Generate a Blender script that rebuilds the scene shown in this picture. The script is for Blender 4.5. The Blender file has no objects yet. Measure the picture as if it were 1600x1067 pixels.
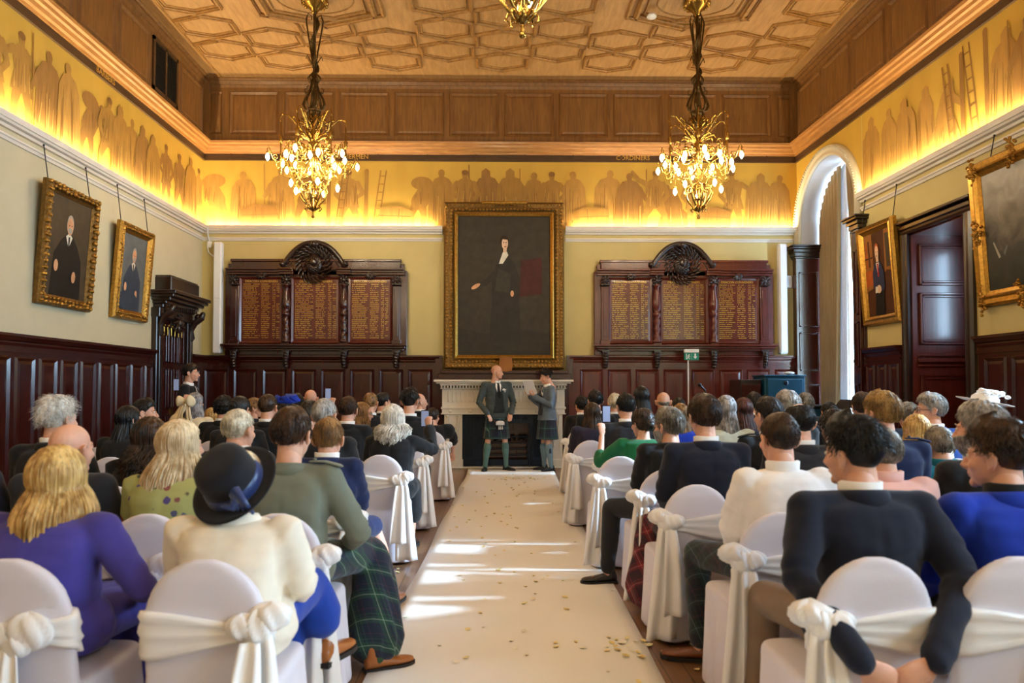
SKY=15.0
COVE=12.0
EXPO=0.85
BULBS=105
SUN=4.8
import bpy, bmesh, math, random
from math import pi, sin, cos, sqrt, atan2, radians
from mathutils import Vector, Matrix, noise, Euler
random.seed(7)
SC=bpy.context.scene
COL=SC.collection
# ------------------------------------------------------------------ room dimensions
XL,XR,YB,YR,ZC=-5.30,5.68,13.15,-3.2,7.05
ZD=2.03      # dado top
ZRAIL=4.38   # picture ledge top
ZFR=5.64     # frieze top
CAMH=1.43
# ------------------------------------------------------------------ small helpers
def lin(c):
    c=c/255.0
    return c/12.92 if c<=0.04045 else ((c+0.055)/1.055)**2.4
def C(r,g,b): return (lin(r),lin(g),lin(b),1.0)
def smooth(a,b,x):
    t=max(0.0,min(1.0,(x-a)/(b-a))) if b!=a else (1.0 if x>=a else 0.0)
    return t*t*(3-2*t)
def lerp(a,b,t): return a+(b-a)*t
def V(*a): return Vector(a)
class MB:
    """collects polygons; build() links them as one mesh object"""
    def __init__(s): s.v=[];s.f=[];s.m=[];s.s=[]
    def add(s,vs,fs,m=0,sm=False):
        b=len(s.v); s.v.extend([tuple(v) for v in vs])
        for f in fs: s.f.append(tuple(i+b for i in f)); s.m.append(m); s.s.append(sm)
        return s
    def box(s,x0,x1,y0,y1,z0,z1,m=0,bv=0.0):
        if x0>x1:x0,x1=x1,x0
        if y0>y1:y0,y1=y1,y0
        if z0>z1:z0,z1=z1,z0
        if bv<=0 or min(x1-x0,y1-y0,z1-z0)<2.2*bv:
            vs=[(x0,y0,z0),(x1,y0,z0),(x1,y1,z0),(x0,y1,z0),(x0,y0,z1),(x1,y0,z1),(x1,y1,z1),(x0,y1,z1)]
            return s.add(vs,[(0,3,2,1),(4,5,6,7),(0,1,5,4),(1,2,6,5),(2,3,7,6),(3,0,4,7)],m)
        vs=[];b=bv
        def rect(x0,x1,y0,y1,z,c): return [(x0+c,y0,z),(x1-c,y0,z),(x1,y0+c,z),(x1,y1-c,z),(x1-c,y1,z),(x0+c,y1,z),(x0,y1-c,z),(x0,y0+c,z)]
        R=[rect(x0+b,x1-b,y0+b,y1-b,z0,b*.3),rect(x0,x1,y0,y1,z0+b,b),rect(x0,x1,y0,y1,z1-b,b),rect(x0+b,x1-b,y0+b,y1-b,z1,b*.3)]
        return s.loft(R,m,False)
    def loft(s,rings,m=0,sm=True,cap=True,closed=True):
        n=len(rings[0]);vs=[p for r in rings for p in r];fs=[]
        for i in range(len(rings)-1):
            for j in range(n if closed else n-1):
                k=(j+1)%n
                fs.append((i*n+j,i*n+k,(i+1)*n+k,(i+1)*n+j))
        if cap:
            fs.append(tuple(range(n-1,-1,-1)));fs.append(tuple((len(rings)-1)*n+j for j in range(n)))
        return s.add(vs,fs,m,sm)
    def tube(s,pts,r,n=10,m=0,sm=True,round_=True,flat=1.0,up=None):
        """tapered tube through pts; r a number or one per point"""
        pts=[Vector(p) for p in pts]
        rs=[r]*len(pts) if isinstance(r,(int,float)) else list(r)
        if round_:
            d0=(pts[0]-pts[1]).normalized();d1=(pts[-1]-pts[-2]).normalized()
            P=[pts[0]+d0*rs[0]*.95,pts[0]+d0*rs[0]*.62];R=[rs[0]*.22,rs[0]*.76]
            P+=pts;R+=rs
            P+=[pts[-1]+d1*rs[-1]*.62,pts[-1]+d1*rs[-1]*.95];R+=[rs[-1]*.76,rs[-1]*.22]
            pts,rs=P,R
        t=(pts[1]-pts[0]).normalized()
        a=Vector(up) if up else (Vector((0,0,1)) if abs(t.z)<.9 else Vector((0,1,0)))
        nrm=(a-t*a.dot(t)).normalized();rings=[]
        for i,p in enumerate(pts):
            if i==0: tt=pts[1]-pts[0]
            elif i==len(pts)-1: tt=pts[-1]-pts[-2]
            else: tt=(pts[i+1]-pts[i]).normalized()+(pts[i]-pts[i-1]).normalized()
            if tt.length<1e-9: tt=t
            tt=tt.normalized()
            nrm=nrm-tt*nrm.dot(tt)
            if nrm.length<1e-6: nrm=tt.orthogonal()
            nrm.normalize();bn=tt.cross(nrm)
            rings.append([p+nrm*cos(2*pi*j/n)*rs[i]*flat+bn*sin(2*pi*j/n)*rs[i] for j in range(n)])
        return s.loft(rings,m,sm)
    def lathe(s,prof,n=20,m=0,c=(0,0,0),sm=True,cap=True):
        rings=[[(c[0]+r*cos(2*pi*j/n),c[1]+r*sin(2*pi*j/n),c[2]+z) for j in range(n)] for r,z in prof]
        return s.loft(rings,m,sm,cap)
    def ball(s,c,r,n=14,k=9,m=0,sm=True,rot=None):
        if isinstance(r,(int,float)): r=(r,r,r)
        rings=[]
        for i in range(k+1):
            a=-pi/2+pi*i/k;ca=max(cos(a),.02)
            rg=[]
            for j in range(n):
                p=Vector((r[0]*ca*cos(2*pi*j/n),r[1]*ca*sin(2*pi*j/n),r[2]*sin(a)))
                if rot is not None: p=rot@p
                rg.append(p+Vector(c))
            rings.append(rg)
        return s.loft(rings,m,sm)
    def poly(s,pts,m=0): return s.add(pts,[tuple(range(len(pts)))],m)
    def prism(s,pts,d,m=0,sm=False):
        """pts: 3d polygon; d: extrusion vector"""
        d=Vector(d);a=[Vector(p) for p in pts];b=[p+d for p in a];n=len(a)
        fs=[tuple(range(n-1,-1,-1)),tuple(range(n,2*n))]+[(i,(i+1)%n,n+(i+1)%n,n+i) for i in range(n)]
        return s.add(a+b,fs,m,sm)
    def sweep(s,prof,path,m=0,up=(0,0,1),side=1,closed=False,sm=False,cap=True):
        """mitred moulding: prof [(out,up)] carried along a polyline in the horizontal plane (out = left of travel * side)"""
        P=[Vector(p) for p in path];n=len(P);rings=[];U=Vector(up)
        for i in range(n):
            if closed: a=(P[i]-P[i-1]).normalized();b=(P[(i+1)%n]-P[i]).normalized()
            else:
                a=(P[i]-P[i-1]).normalized() if i>0 else (P[1]-P[0]).normalized()
                b=(P[i+1]-P[i]).normalized() if i<n-1 else a
            na=U.cross(a)*side;nb=U.cross(b)*side
            o=(na+nb);o=o/max(o.dot(na),.2) if o.length>1e-6 else na
            rings.append([P[i]+o*x+U*z for x,z in prof])
        if closed: rings.append(rings[0])
        return s.loft(rings,m,sm,cap and not closed)
    def join(s,o,mat=None,m=None):
        vs=[mat@Vector(v) for v in o.v] if mat is not None else o.v
        b=len(s.v);s.v.extend([tuple(v) for v in vs])
        for f,mm,ss in zip(o.f,o.m,o.s): s.f.append(tuple(i+b for i in f));s.m.append(mm if m is None else m);s.s.append(ss)
        return s
    def mesh(s,name,mats=()):
        me=bpy.data.meshes.new(name);me.from_pydata([tuple(v) for v in s.v],[],s.f)
        for mt in mats: me.materials.append(mt)
        me.polygons.foreach_set('material_index',s.m);me.polygons.foreach_set('use_smooth',s.s)
        me.update();return me
    def build(s,name,mats,parent=None,local=False,base=True,rot=0.0):
        """geometry is in world space unless local; a part is expressed in its parent's frame"""
        if not isinstance(mats,(list,tuple)): mats=[mats]
        if not local:
            if parent is not None:
                w=parent_loc(parent);s.v=[(v[0]-w[0],v[1]-w[1],v[2]-w[2]) for v in s.v]
            elif base:
                xs=[v[0] for v in s.v];ys=[v[1] for v in s.v];zs=[v[2] for v in s.v]
                w=((min(xs)+max(xs))/2,(min(ys)+max(ys))/2,min(zs))
                s.v=[(v[0]-w[0],v[1]-w[1],v[2]-w[2]) for v in s.v]
        o=bpy.data.objects.new(name,s.mesh(name,mats));COL.objects.link(o)
        if parent is not None: o.parent=parent
        elif not local and base: o.location=w
        return o
def parent_loc(p):
    l=Vector(p.location)
    while p.parent is not None: p=p.parent;l=l+Vector(p.location)
    return l
def tag(o,label=None,cat=None,group=None,kind=None):
    if label: o['label']=label
    if cat: o['category']=cat
    if group: o['group']=group
    if kind: o['kind']=kind
    return o
def thing(name,label,cat,loc,group=None,rz=0.0):
    o=bpy.data.objects.new(name,None);COL.objects.link(o);o.location=loc;o.rotation_euler=(0,0,rz)
    o.empty_display_size=.1
    return tag(o,label,cat,group)
def struct(name,mb,mats,parent=None,label=None):
    o=mb.build(name,mats,parent,base=False) if parent is None else mb.build(name,mats,parent)
    if parent is None: o['kind']='structure'
    if label:o['label']=label
    return o
def link(name,me,parent=None,loc=(0,0,0),rot=(0,0,0)):
    o=bpy.data.objects.new(name,me);COL.objects.link(o);o.location=loc;o.rotation_euler=rot
    if parent is not None:o.parent=parent
    return o
def copy_tree(o,parent=None):
    c=o.copy();COL.objects.link(c);c.parent=parent
    for ch in list(o.children): copy_tree(ch,c)
    return c
def remesh(mb,vox,it=4,fac=.5,disp=None):
    """fuse the closed shells of mb into one continuous skin"""
    me=mb.mesh('fuse');o=bpy.data.objects.new('fuse',me);COL.objects.link(o)
    r=o.modifiers.new('r','REMESH');r.mode='VOXEL';r.voxel_size=vox;r.use_smooth_shade=True
    if it:
        q=o.modifiers.new('q','SMOOTH');q.iterations=it;q.factor=fac
    dg=bpy.context.evaluated_depsgraph_get();dg.update()
    n=o.evaluated_get(dg).to_mesh()
    out=MB();out.v=[tuple(v.co) for v in n.vertices];out.f=[tuple(p.vertices) for p in n.polygons]
    out.m=[0]*len(out.f);out.s=[True]*len(out.f)
    o.evaluated_get(dg).to_mesh_clear();bpy.data.objects.remove(o);bpy.data.meshes.remove(me)
    if disp: out.v=[tuple(disp(Vector(v))) for v in out.v]
    return out
def text_mb(txt,size,depth=.004):
    cu=bpy.data.curves.new('lettering','FONT');cu.body=txt;cu.size=size;cu.align_x='CENTER';cu.align_y='CENTER';cu.resolution_u=2;cu.extrude=depth/2
    o=bpy.data.objects.new('lettering',cu);COL.objects.link(o);dg=bpy.context.evaluated_depsgraph_get();dg.update()
    n=o.evaluated_get(dg).to_mesh();out=MB();out.v=[tuple(v.co) for v in n.vertices];out.f=[tuple(p.vertices) for p in n.polygons]
    out.m=[0]*len(out.f);out.s=[False]*len(out.f);o.evaluated_get(dg).to_mesh_clear();bpy.data.objects.remove(o);bpy.data.curves.remove(cu)
    return out
# ------------------------------------------------------------------ materials
def nmat(name):
    m=bpy.data.materials.new(name);m.use_nodes=True;nt=m.node_tree;return m,nt,nt.nodes['Principled BSDF']
def N(nt,t,**k):
    n=nt.nodes.new(t)
    for a,b in k.items():
        if a in n.inputs: n.inputs[a].default_value=b
        else: setattr(n,a,b)
    return n
def coords(nt,scale=(1,1,1),rot=(0,0,0),kind='Object'):
    tc=N(nt,'ShaderNodeTexCoord');mp=N(nt,'ShaderNodeMapping');mp.inputs['Scale'].default_value=scale;mp.inputs['Rotation'].default_value=rot
    nt.links.new(tc.outputs[kind],mp.inputs['Vector']);return mp.outputs['Vector']
def ramp(nt,fac,stops):
    r=N(nt,'ShaderNodeValToRGB');e=r.color_ramp.elements
    while len(e)<len(stops): e.new(.5)
    for el,(p,c) in zip(e,stops): el.position=p;el.color=c
    nt.links.new(fac,r.inputs['Fac']);return r.outputs['Color']
def mul(c,k): return (c[0]*k,c[1]*k,c[2]*k,1)
def plain(name,c,rough=.6,metal=0,var=.12,scale=6,bump=0,bscale=60,coat=0,sheen=0,spec=.5,subs=0,vec=(1,1,1)):
    m,nt,p=nmat(name)
    p.inputs['Roughness'].default_value=rough;p.inputs['Metallic'].default_value=metal
    p.inputs['Coat Weight'].default_value=coat;p.inputs['Sheen Weight'].default_value=sheen
    p.inputs['Specular IOR Level'].default_value=spec
    if subs: p.inputs['Subsurface Weight'].default_value=subs;p.inputs['Subsurface Radius'].default_value=(.01,.004,.002)
    v=coords(nt,vec)
    n=N(nt,'ShaderNodeTexNoise',Scale=scale,Detail=4.0);nt.links.new(v,n.inputs['Vector'])
    nt.links.new(ramp(nt,n.outputs['Fac'],[(.25,mul(c,1-var)),(.75,mul(c,1+var))]),p.inputs['Base Color'])
    if bump:
        b=N(nt,'ShaderNodeTexNoise',Scale=bscale,Detail=3.0);nt.links.new(v,b.inputs['Vector'])
        bp=N(nt,'ShaderNodeBump',Strength=bump,Distance=.01);nt.links.new(b.outputs['Fac'],bp.inputs['Height']);nt.links.new(bp.outputs['Normal'],p.inputs['Normal'])
    return m
def wood(name,c1,c2,grain=(14,14,1.2),rough=.35,coat=.3,bump=.05):
    m,nt,p=nmat(name);v=coords(nt,grain)
    n=N(nt,'ShaderNodeTexNoise',Scale=2.2,Detail=6.0,Distortion=.6);nt.links.new(v,n.inputs['Vector'])
    nt.links.new(ramp(nt,n.outputs['Fac'],[(.3,c1),(.7,c2)]),p.inputs['Base Color'])
    p.inputs['Roughness'].default_value=rough;p.inputs['Coat Weight'].default_value=coat;p.inputs['Coat Roughness'].default_value=.15
    bp=N(nt,'ShaderNodeBump',Strength=bump,Distance=.01);nt.links.new(n.outputs['Fac'],bp.inputs['Height']);nt.links.new(bp.outputs['Normal'],p.inputs['Normal'])
    return m
def emis(name,c,s):
    m,nt,p=nmat(name);p.inputs['Base Color'].default_value=c;p.inputs['Emission Color'].default_value=c;p.inputs['Emission Strength'].default_value=s;return m
def gilt(name,c=C(172,128,56),rough=.35,bump=.6,bscale=45):
    m=plain(name,c,rough,.85,.35,30,bump,bscale);return m
def tartan(name,base,dark,line,size=.16,axes=((1,0,.4),(0,1,1)),line2=None):
    """woven plaid from two crossed stripe sets in the cloth's own coordinates"""
    m,nt,p=nmat(name);tc=N(nt,'ShaderNodeTexCoord');L=nt.links
    def stripes(ax):
        d=N(nt,'ShaderNodeVectorMath',operation='DOT_PRODUCT');d.inputs[1].default_value=ax;L.new(tc.outputs['Object'],d.inputs[0])
        q=N(nt,'ShaderNodeMath',operation='MULTIPLY');q.inputs[1].default_value=1/size;L.new(d.outputs['Value'],q.inputs[0])
        fr=N(nt,'ShaderNodeMath',operation='FRACT');L.new(q.outputs[0],fr.inputs[0])
        r=N(nt,'ShaderNodeValToRGB');r.color_ramp.interpolation='CONSTANT';e=r.color_ramp.elements
        st=[(0,dark),(.22,base),(.36,line),(.385,base),(.5,dark),(.56,base),(.62,dark),(.80,line2 or dark),(.82,dark)]
        while len(e)<len(st): e.new(.5)
        for el,(po,c) in zip(e,st): el.position=po;el.color=c
        L.new(fr.outputs[0],r.inputs['Fac']);return r.outputs['Color']
    mx=N(nt,'ShaderNodeMix',data_type='RGBA');mx.inputs[0].default_value=.5
    L.new(stripes(axes[0]),mx.inputs[6]);L.new(stripes(axes[1]),mx.inputs[7]);L.new(mx.outputs[2],p.inputs['Base Color'])
    p.inputs['Roughness'].default_value=.85;p.inputs['Sheen Weight'].default_value=.2
    return m
M={}
M['mahogany']=wood('mahogany',C(44,12,9),C(68,21,15),rough=.22,coat=.6)
M['mahogany_red']=wood('mahogany_red',C(72,25,18),C(104,38,27),rough=.28,coat=.45)
M['dark_wood']=wood('dark_wood',C(26,13,10),C(44,21,15),rough=.3,coat=.45)
M['oak']=wood('oak',C(104,68,30),C(134,92,44),grain=(10,10,1.0),rough=.5,coat=.1)
M['oak_ceiling']=wood('oak_ceiling',C(150,112,66),C(176,136,86),grain=(8,1.2,8),rough=.55,coat=.05)
M['oak_rib']=wood('oak_rib',C(132,92,44),C(168,124,66),grain=(6,6,6),rough=.45,coat=.1)
M['cornice']=wood('cornice',C(150,102,50),C(180,128,70),grain=(2,2,20),rough=.4,coat=.2)
M['band']=wood('band',C(58,38,20),C(80,54,28),grain=(2,2,20),rough=.5)
M['wall_cream']=plain('wall_cream',C(206,196,164),.75,0,.04,3,.05,200)
M['wall_yellow']=plain('wall_yellow',C(204,186,126),.75,0,.04,3,.05,200)
M['white_trim']=plain('white_trim',C(226,218,208),.5,0,.03)
M['plaster']=plain('plaster',C(206,196,172),.6,0,.03,4)
M['plaster_white']=plain('plaster_white',C(186,182,184),.7,0,.02,4)
M['silk']=plain('silk',C(202,162,64),.6,0,.10,2.5,.1,120,vec=(1,1,.3))
FIG=[plain('figure_%s'%n,c,.65,0,.16,7,.1,120,vec=(2,2,.5)) for n,c in (('umber',C(160,118,48)),('tan',C(174,130,58)),('brown',C(146,104,44)),('pale',C(196,154,76)))]
M['fig_dark']=plain('fig_dark',C(128,90,38),.65,0,.1)
M['fig_light']=plain('fig_light',C(188,146,72),.65,0,.1)
M['gold_letter']=plain('gold_letter',C(222,178,78),.4,.4,.1,20)
M['gilt']=gilt('gilt');M['gilt_plain']=gilt('gilt_plain',C(186,142,62),.3,.15,25);M['gilt_dark']=gilt('gilt_dark',C(126,95,48),.45,.9,70)
M['brass']=plain('brass',C(176,138,66),.25,.95,.2,12);M['dark_brass']=plain('dark_brass',C(92,72,40),.35,.9,.3,14)
M['marble']=plain('marble',C(226,216,200),.35,0,.05,5,coat=.2)
M['iron']=plain('iron',C(30,40,54),.4,.55,.2,8)
M['soot']=plain('soot',C(14,13,13),.9,0,.2)
M['black_metal']=plain('black_metal',C(22,23,26),.4,.4,.15)
M['white_plastic']=plain('white_plastic',C(236,236,238),.4,0,.02)
M['cover']=plain('cover',C(222,216,226),.7,0,.02,5,.12,260,sheen=.15)
M['satin']=plain('satin',C(242,238,236),.32,0,.02,5,.05,180,sheen=.2)
M['runner']=plain('runner',C(246,242,234),.7,0,.015,1.5,.04,300)
M['petal']=plain('petal',C(246,226,160),.6,0,.06,40,subs=.3)
M['petal_white']=plain('petal_white',C(248,242,222),.6,0,.04,40,subs=.3)
M['grille']=plain('grille',C(22,20,16),.6,.2)
def floor_mat():
    m,nt,p=nmat('floorboards');L=nt.links;v=coords(nt,(1,1,1),(0,0,pi/2))
    b=N(nt,'ShaderNodeTexBrick',Scale=1.0);b.offset=.43;b.inputs['Color1'].default_value=C(150,112,78);b.inputs['Color2'].default_value=C(124,88,58);b.inputs['Mortar'].default_value=C(60,42,28)
    b.inputs['Mortar Size'].default_value=.003;b.inputs['Brick Width'].default_value=1.9;b.inputs['Row Height'].default_value=.11;L.new(v,b.inputs['Vector'])
    n=N(nt,'ShaderNodeTexNoise',Scale=1.0,Detail=6.0);L.new(coords(nt,(30,1.6,1)),n.inputs['Vector'])
    mx=N(nt,'ShaderNodeMix',data_type='RGBA',blend_type='MULTIPLY');mx.inputs[0].default_value=.6;L.new(b.outputs['Color'],mx.inputs[6])
    L.new(ramp(nt,n.outputs['Fac'],[(.3,C(190,180,170)),(.7,C(255,255,255))]),mx.inputs[7]);L.new(mx.outputs[2],p.inputs['Base Color'])
    p.inputs['Roughness'].default_value=.38;p.inputs['Coat Weight'].default_value=.2;return m
M['floor']=floor_mat()
def glass_mat():
    m,nt,p=nmat('window_glass');L=nt.links;out=nt.nodes['Material Output'];t=N(nt,'ShaderNodeBsdfTransparent');t.inputs['Color'].default_value=(.97,.98,.99,1)
    g=N(nt,'ShaderNodeBsdfGlossy');g.inputs['Roughness'].default_value=.02;x=N(nt,'ShaderNodeMixShader');x.inputs[0].default_value=.05
    L.new(t.outputs[0],x.inputs[1]);L.new(g.outputs[0],x.inputs[2]);L.new(x.outputs[0],out.inputs['Surface']);return m
M['glass']=glass_mat()
def sheer_mat():
    m,nt,p=nmat('sheer');L=nt.links;out=nt.nodes['Material Output'];d=N(nt,'ShaderNodeBsdfDiffuse');d.inputs['Color'].default_value=(.62,.62,.64,1)
    t=N(nt,'ShaderNodeBsdfTranslucent');t.inputs['Color'].default_value=(.7,.7,.74,1);x=N(nt,'ShaderNodeMixShader');x.inputs[0].default_value=.15
    L.new(d.outputs[0],x.inputs[1]);L.new(t.outputs[0],x.inputs[2]);L.new(x.outputs[0],out.inputs['Surface']);return m
M['sheer']=sheer_mat()
M['curtain']=plain('curtain',C(152,130,94),.75,0,.08,10,.2,80,sheen=.2,vec=(3,3,.4))
M['bulb']=emis('bulb',(1.0,.84,.58,1),BULBS)
M['green_sign']=plain('green_sign',C(0,140,120),.5,0,.02)
# ================================================================== the room
f=MB();f.box(XL-.3,XR+1.2,YR,YB+.2,-.2,0);struct('floor',f,M['floor'])
# ---- back wall, left wall, rear wall as slabs; right wall pierced by windows and a doorway
WY=[(11.97,1.0),(5.35,1.22),(.95,.95),(-1.7,1.0)]      # window centres and half widths along the right wall
WZ0,WSPR=.55,4.35
DY0,DY1,DZ=8.43,9.58,3.52                            # doorway on the right wall
def wallmat(): return [M['wall_yellow'],M['wall_cream'],M['mahogany'],M['oak']]
b=MB();b.box(XL-.3,XR+.3,YB,YB+.25,-.1,ZC+.2);struct('wall_back',b,M['wall_yellow'])
b=MB();b.box(XL-.25,XL,YR,YB+.25,-.1,ZC+.2);struct('wall_left',b,M['wall_cream'])
b=MB();b.box(XL-.3,XR+.9,YR-.25,YR,-.1,ZC+.2);struct('wall_rear',b,M['wall_cream'])
WT=.75
def right_wall():
    b=MB();holes=[(c-r,c+r) for c,r in WY]+[(DY0,DY1)]
    holes.sort();y=YR
    for h0,h1 in holes:
        b.box(XR,XR+WT,y,h0,-.1,ZC+.2);y=h1
    b.box(XR,XR+WT,y,YB+.25,-.1,ZC+.2)
    b.box(XR,XR+WT,DY0,DY1,DZ,ZC+.2)
    for c,r in WY:
        b.box(XR,XR+WT,c-r,c+r,-.1,WZ0)
        n=28;arc=[(c-r*cos(pi*i/n),WSPR+r*sin(pi*i/n)) for i in range(n+1)]
        top=[(c-r,ZC+.2)]+arc+[(c+r,ZC+.2)]
        for i in range(n):
            (ya,za),(yb,zb)=arc[i],arc[i+1]
            q=[(XR,ya,za),(XR,yb,zb),(XR,yb,ZC+.2),(XR,ya,ZC+.2)];b.prism(q,(WT,0,0))
    return b
struct('wall_right',right_wall(),M['wall_yellow'])
b=MB();b.box(XL-.3,XR+.9,YR-.25,YB+.25,ZC+.06,ZC+.3)
struct('ceiling',b,M['oak_ceiling'])
# ---- coffered ceiling: boarded field with raised hexagon ribs
def ceiling_ribs():
    b=MB();z0=ZC+.06
    def seg(p,q,w=.05,h=.05,dz=0):
        p=Vector((p[0],p[1],0));q=Vector((q[0],q[1],0));d=(q-p);L=d.length
        if L<1e-4:return
        d/=L;n=Vector((-d.y,d.x,0));p=p-d*w*.3;q=q+d*w*.3
        prof=[(-w/2,0),(-w/2,-h*.45),(-w*.3,-h*.6),(-w*.2,-h),(w*.2,-h),(w*.3,-h*.6),(w/2,-h*.45),(w/2,0)]
        b.loft([[p+n*x+Vector((0,0,z0+y+dz)) for x,y in prof],[q+n*x+Vector((0,0,z0+y+dz)) for x,y in prof]],0,False)
    pX,pY=.93,.755;x0=.19;roses=[(-2.58,10.33),(3.0,10.33),(.21,4.96),(-2.58,-.4),(3.0,-.4)]
    def near(x,y): return any(abs(x-a)<1.0 and abs(y-c)<.78 for a,c in roses)
    for i in range(-5,6):
        cx=x0+i*pX
        for j in range(-19,2):
            cy=11.14+j*pY+(.377 if (i%2==0) else 0)
            if cy>12.95 or cy<YR+.4: continue
            if near(cx,cy): continue
            hw,sy,ay=.432,.185,.345
            P=[(cx-hw,cy-sy),(cx,cy-ay),(cx+hw,cy-sy),(cx+hw,cy+sy),(cx,cy+ay),(cx-hw,cy+sy)]
            if cy+ay>12.98:
                P=[p for p in P if p[1]<12.98]
                P=[(cx-hw,min(cy-sy,12.97)),(cx,cy-ay),(cx+hw,min(cy-sy,12.97))]
                for a,c in zip(P,P[1:]): seg(a,c)
                continue
            for k in range(6): seg(P[k],P[(k+1)%6])
            q=.76
            I=[(cx+(x-cx)*.84,cy+(y-cy)*q) for x,y in P]
            for k in range(6): seg(I[k],I[(k+1)%6],.022,.022)
    for cx,cy in roses:
        for s,w,h in ((1.0,.085,.085),(1.17,.06,.05),(.86,.035,.03)):
            P=[(cx-.80*s,cy-.36*s),(cx,cy-.66*s),(cx+.80*s,cy-.36*s),(cx+.80*s,cy+.36*s),(cx,cy+.66*s),(cx-.80*s,cy+.36*s)]
            for k in range(6): seg(P[k],P[(k+1)%6],w,h)
        n=32
        for k in range(n): seg((cx+.56*cos(2*pi*k/n),cy+.40*sin(2*pi*k/n)),(cx+.56*cos(2*pi*(k+1)/n),cy+.40*sin(2*pi*(k+1)/n)),.02,.016)
    for x in (-4.93,5.31): seg((x,YR),(x,13.0),.03,.03)
    return b
struct('trim_1',ceiling_ribs(),M['oak_rib'],label='raised oak ribs of the coffered ceiling in hexagons')
# ---- upper oak panelling, cornice, dark band, ledge: carried round left, back and right walls
PATH=[(XL,YR,0),(XL,YB,0),(XR,YB,0),(XR,YR,0)]
def lift(z): return [(x,y,z) for x,y,_ in PATH]
b=MB()
b.sweep([(0,0),(.03,0),(.03,1.17),(0,1.17)],lift(5.9),side=-1)
b.sweep([(.03,0),(.16,0),(.16,-.03),(.13,-.05),(.10,-.05),(.07,-.1),(.05,-.1),(.03,-.15)],lift(ZC+.07),side=-1)
def wall_panel(b,wall,a0,a1,z0,z1,d0,rail=.05,proud=.028,field=.012,m=0):
    """raised moulding frame with a bevelled field; wall: 'B','L','R'; a along the wall"""
    def P(a,d,z):
        return (a,YB-d,z) if wall=='B' else ((XL+d,a,z) if wall=='L' else (XR-d,a,z))
    def frame(a0,a1,z0,z1,w,dA,dB):
        o=[(a0,z0),(a1,z0),(a1,z1),(a0,z1)];i=[(a0+w,z0+w),(a1-w,z0+w),(a1-w,z1-w),(a0+w,z1-w)]
        k=w*.35;mid=[(a0+k,z0+k),(a1-k,z0+k),(a1-k,z1-k),(a0+k,z1-k)]
        vs=[P(a,d0,z) for a,z in o]+[P(a,d0+dA,z) for a,z in mid]+[P(a,d0+dB,z) for a,z in i]
        fs=[]
        for k in range(4):
            j=(k+1)%4
            fs+=[(k,j,4+j,4+k),(4+k,4+j,8+j,8+k)]
        if wall=='R': fs=[tuple(reversed(f)) for f in fs]
        b.add(vs,fs,m)
    frame(a0,a1,z0,z1,rail,proud,.001)
    w2=rail+.035
    o=[(a0+rail,z0+rail),(a1-rail,z0+rail),(a1-rail,z1-rail),(a0+rail,z1-rail)]
    i=[(a0+w2,z0+w2),(a1-w2,z0+w2),(a1-w2,z1-w2),(a0+w2,z1-w2)]
    vs=[P(a,d0+.001,z) for a,z in o]+[P(a,d0+field,z) for a,z in i]
    fs=[(k,(k+1)%4,4+(k+1)%4,4+k) for k in range(4)]+[(4,5,6,7)]
    b.add(vs,fs,m)
x=-4.86
for k in range(11):
    a0=-4.83+k*1.012;a1=a0+.92
    if k==10:a1=min(a1,XR-.04)
    wall_panel(b,'B',a0,a1,6.08,6.90,.03,.06,.03)
wall_panel(b,'B',XL+.06,-4.93,6.08,6.90,.03,.06,.03)
for k in range(16):
    a1=12.95-k*1.0
    wall_panel(b,'L',a1-.9,a1,6.08,6.90,.03,.06,.03) if k!=1 else None
    wall_panel(b,'R',a1-.9,a1,6.08,6.90,.03,.06,.03)
b.box(XL,XL+.13,YB-.13,YB,5.92,ZC+.02);b.box(XR-.13,XR,YB-.13,YB,5.92,ZC+.02)
struct('trim_2',b,M['oak'],label='oak panelling below the ceiling')
b=MB();b.sweep([(0,-.19),(.05,-.19),(.06,-.155),(.10,-.145),(.115,-.10),(.15,-.09),(.16,-.05),(.20,-.04),(.21,0),(.0,.0)],lift(5.93),side=-1)
struct('trim_3',b,M['cornice'],label='moulded oak cornice above the frieze')
b=MB();b.sweep([(0,0),(.028,0),(.028,.11),(0,.11)],lift(ZFR),side=-1)
b.sweep([(0,-.02),(.04,-.02),(.04,.012),(0,.012)],lift(ZFR),side=-1)
for k in range(14):
    xx=XL+.5+k*.9;b.box(xx,xx+.02,YB-.05,YB-.02,ZFR,ZFR+.1)
struct('trim_4',b,M['band'],label='dark name band above the frieze')
def rail_path(z,stop=True):
    return [(XL,YR,z),(XL,YB,z),(XR,YB,z)]
led=[(0,-.115),(.04,-.115),(.05,-.085),(.09,-.075),(.10,-.05),(.115,-.045),(.125,0),(.125,.02),(.112,.02),(.105,-.02),(0,-.02)]
low=[(0,-.245),(.02,-.245),(.03,-.215),(.045,-.205),(.045,-.185),(0,-.18)]
b=MB()
for pr in (led,low):
    b.sweep(pr,[(XL,YR,ZRAIL),(XL,YB,ZRAIL),(-.90,YB,ZRAIL)],side=-1);b.sweep(pr,[(1.36,YB,ZRAIL),(XR,YB,ZRAIL)],side=-1)
    b.sweep(pr,[(XR,10.80,ZRAIL),(XR,YR,ZRAIL)],side=-1)
b.sweep(led,[(XR,YB,ZRAIL),(XR,13.12,ZRAIL)],side=-1)
struct('trim_5',b,M['white_trim'],label='white picture ledge round the room')
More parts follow.
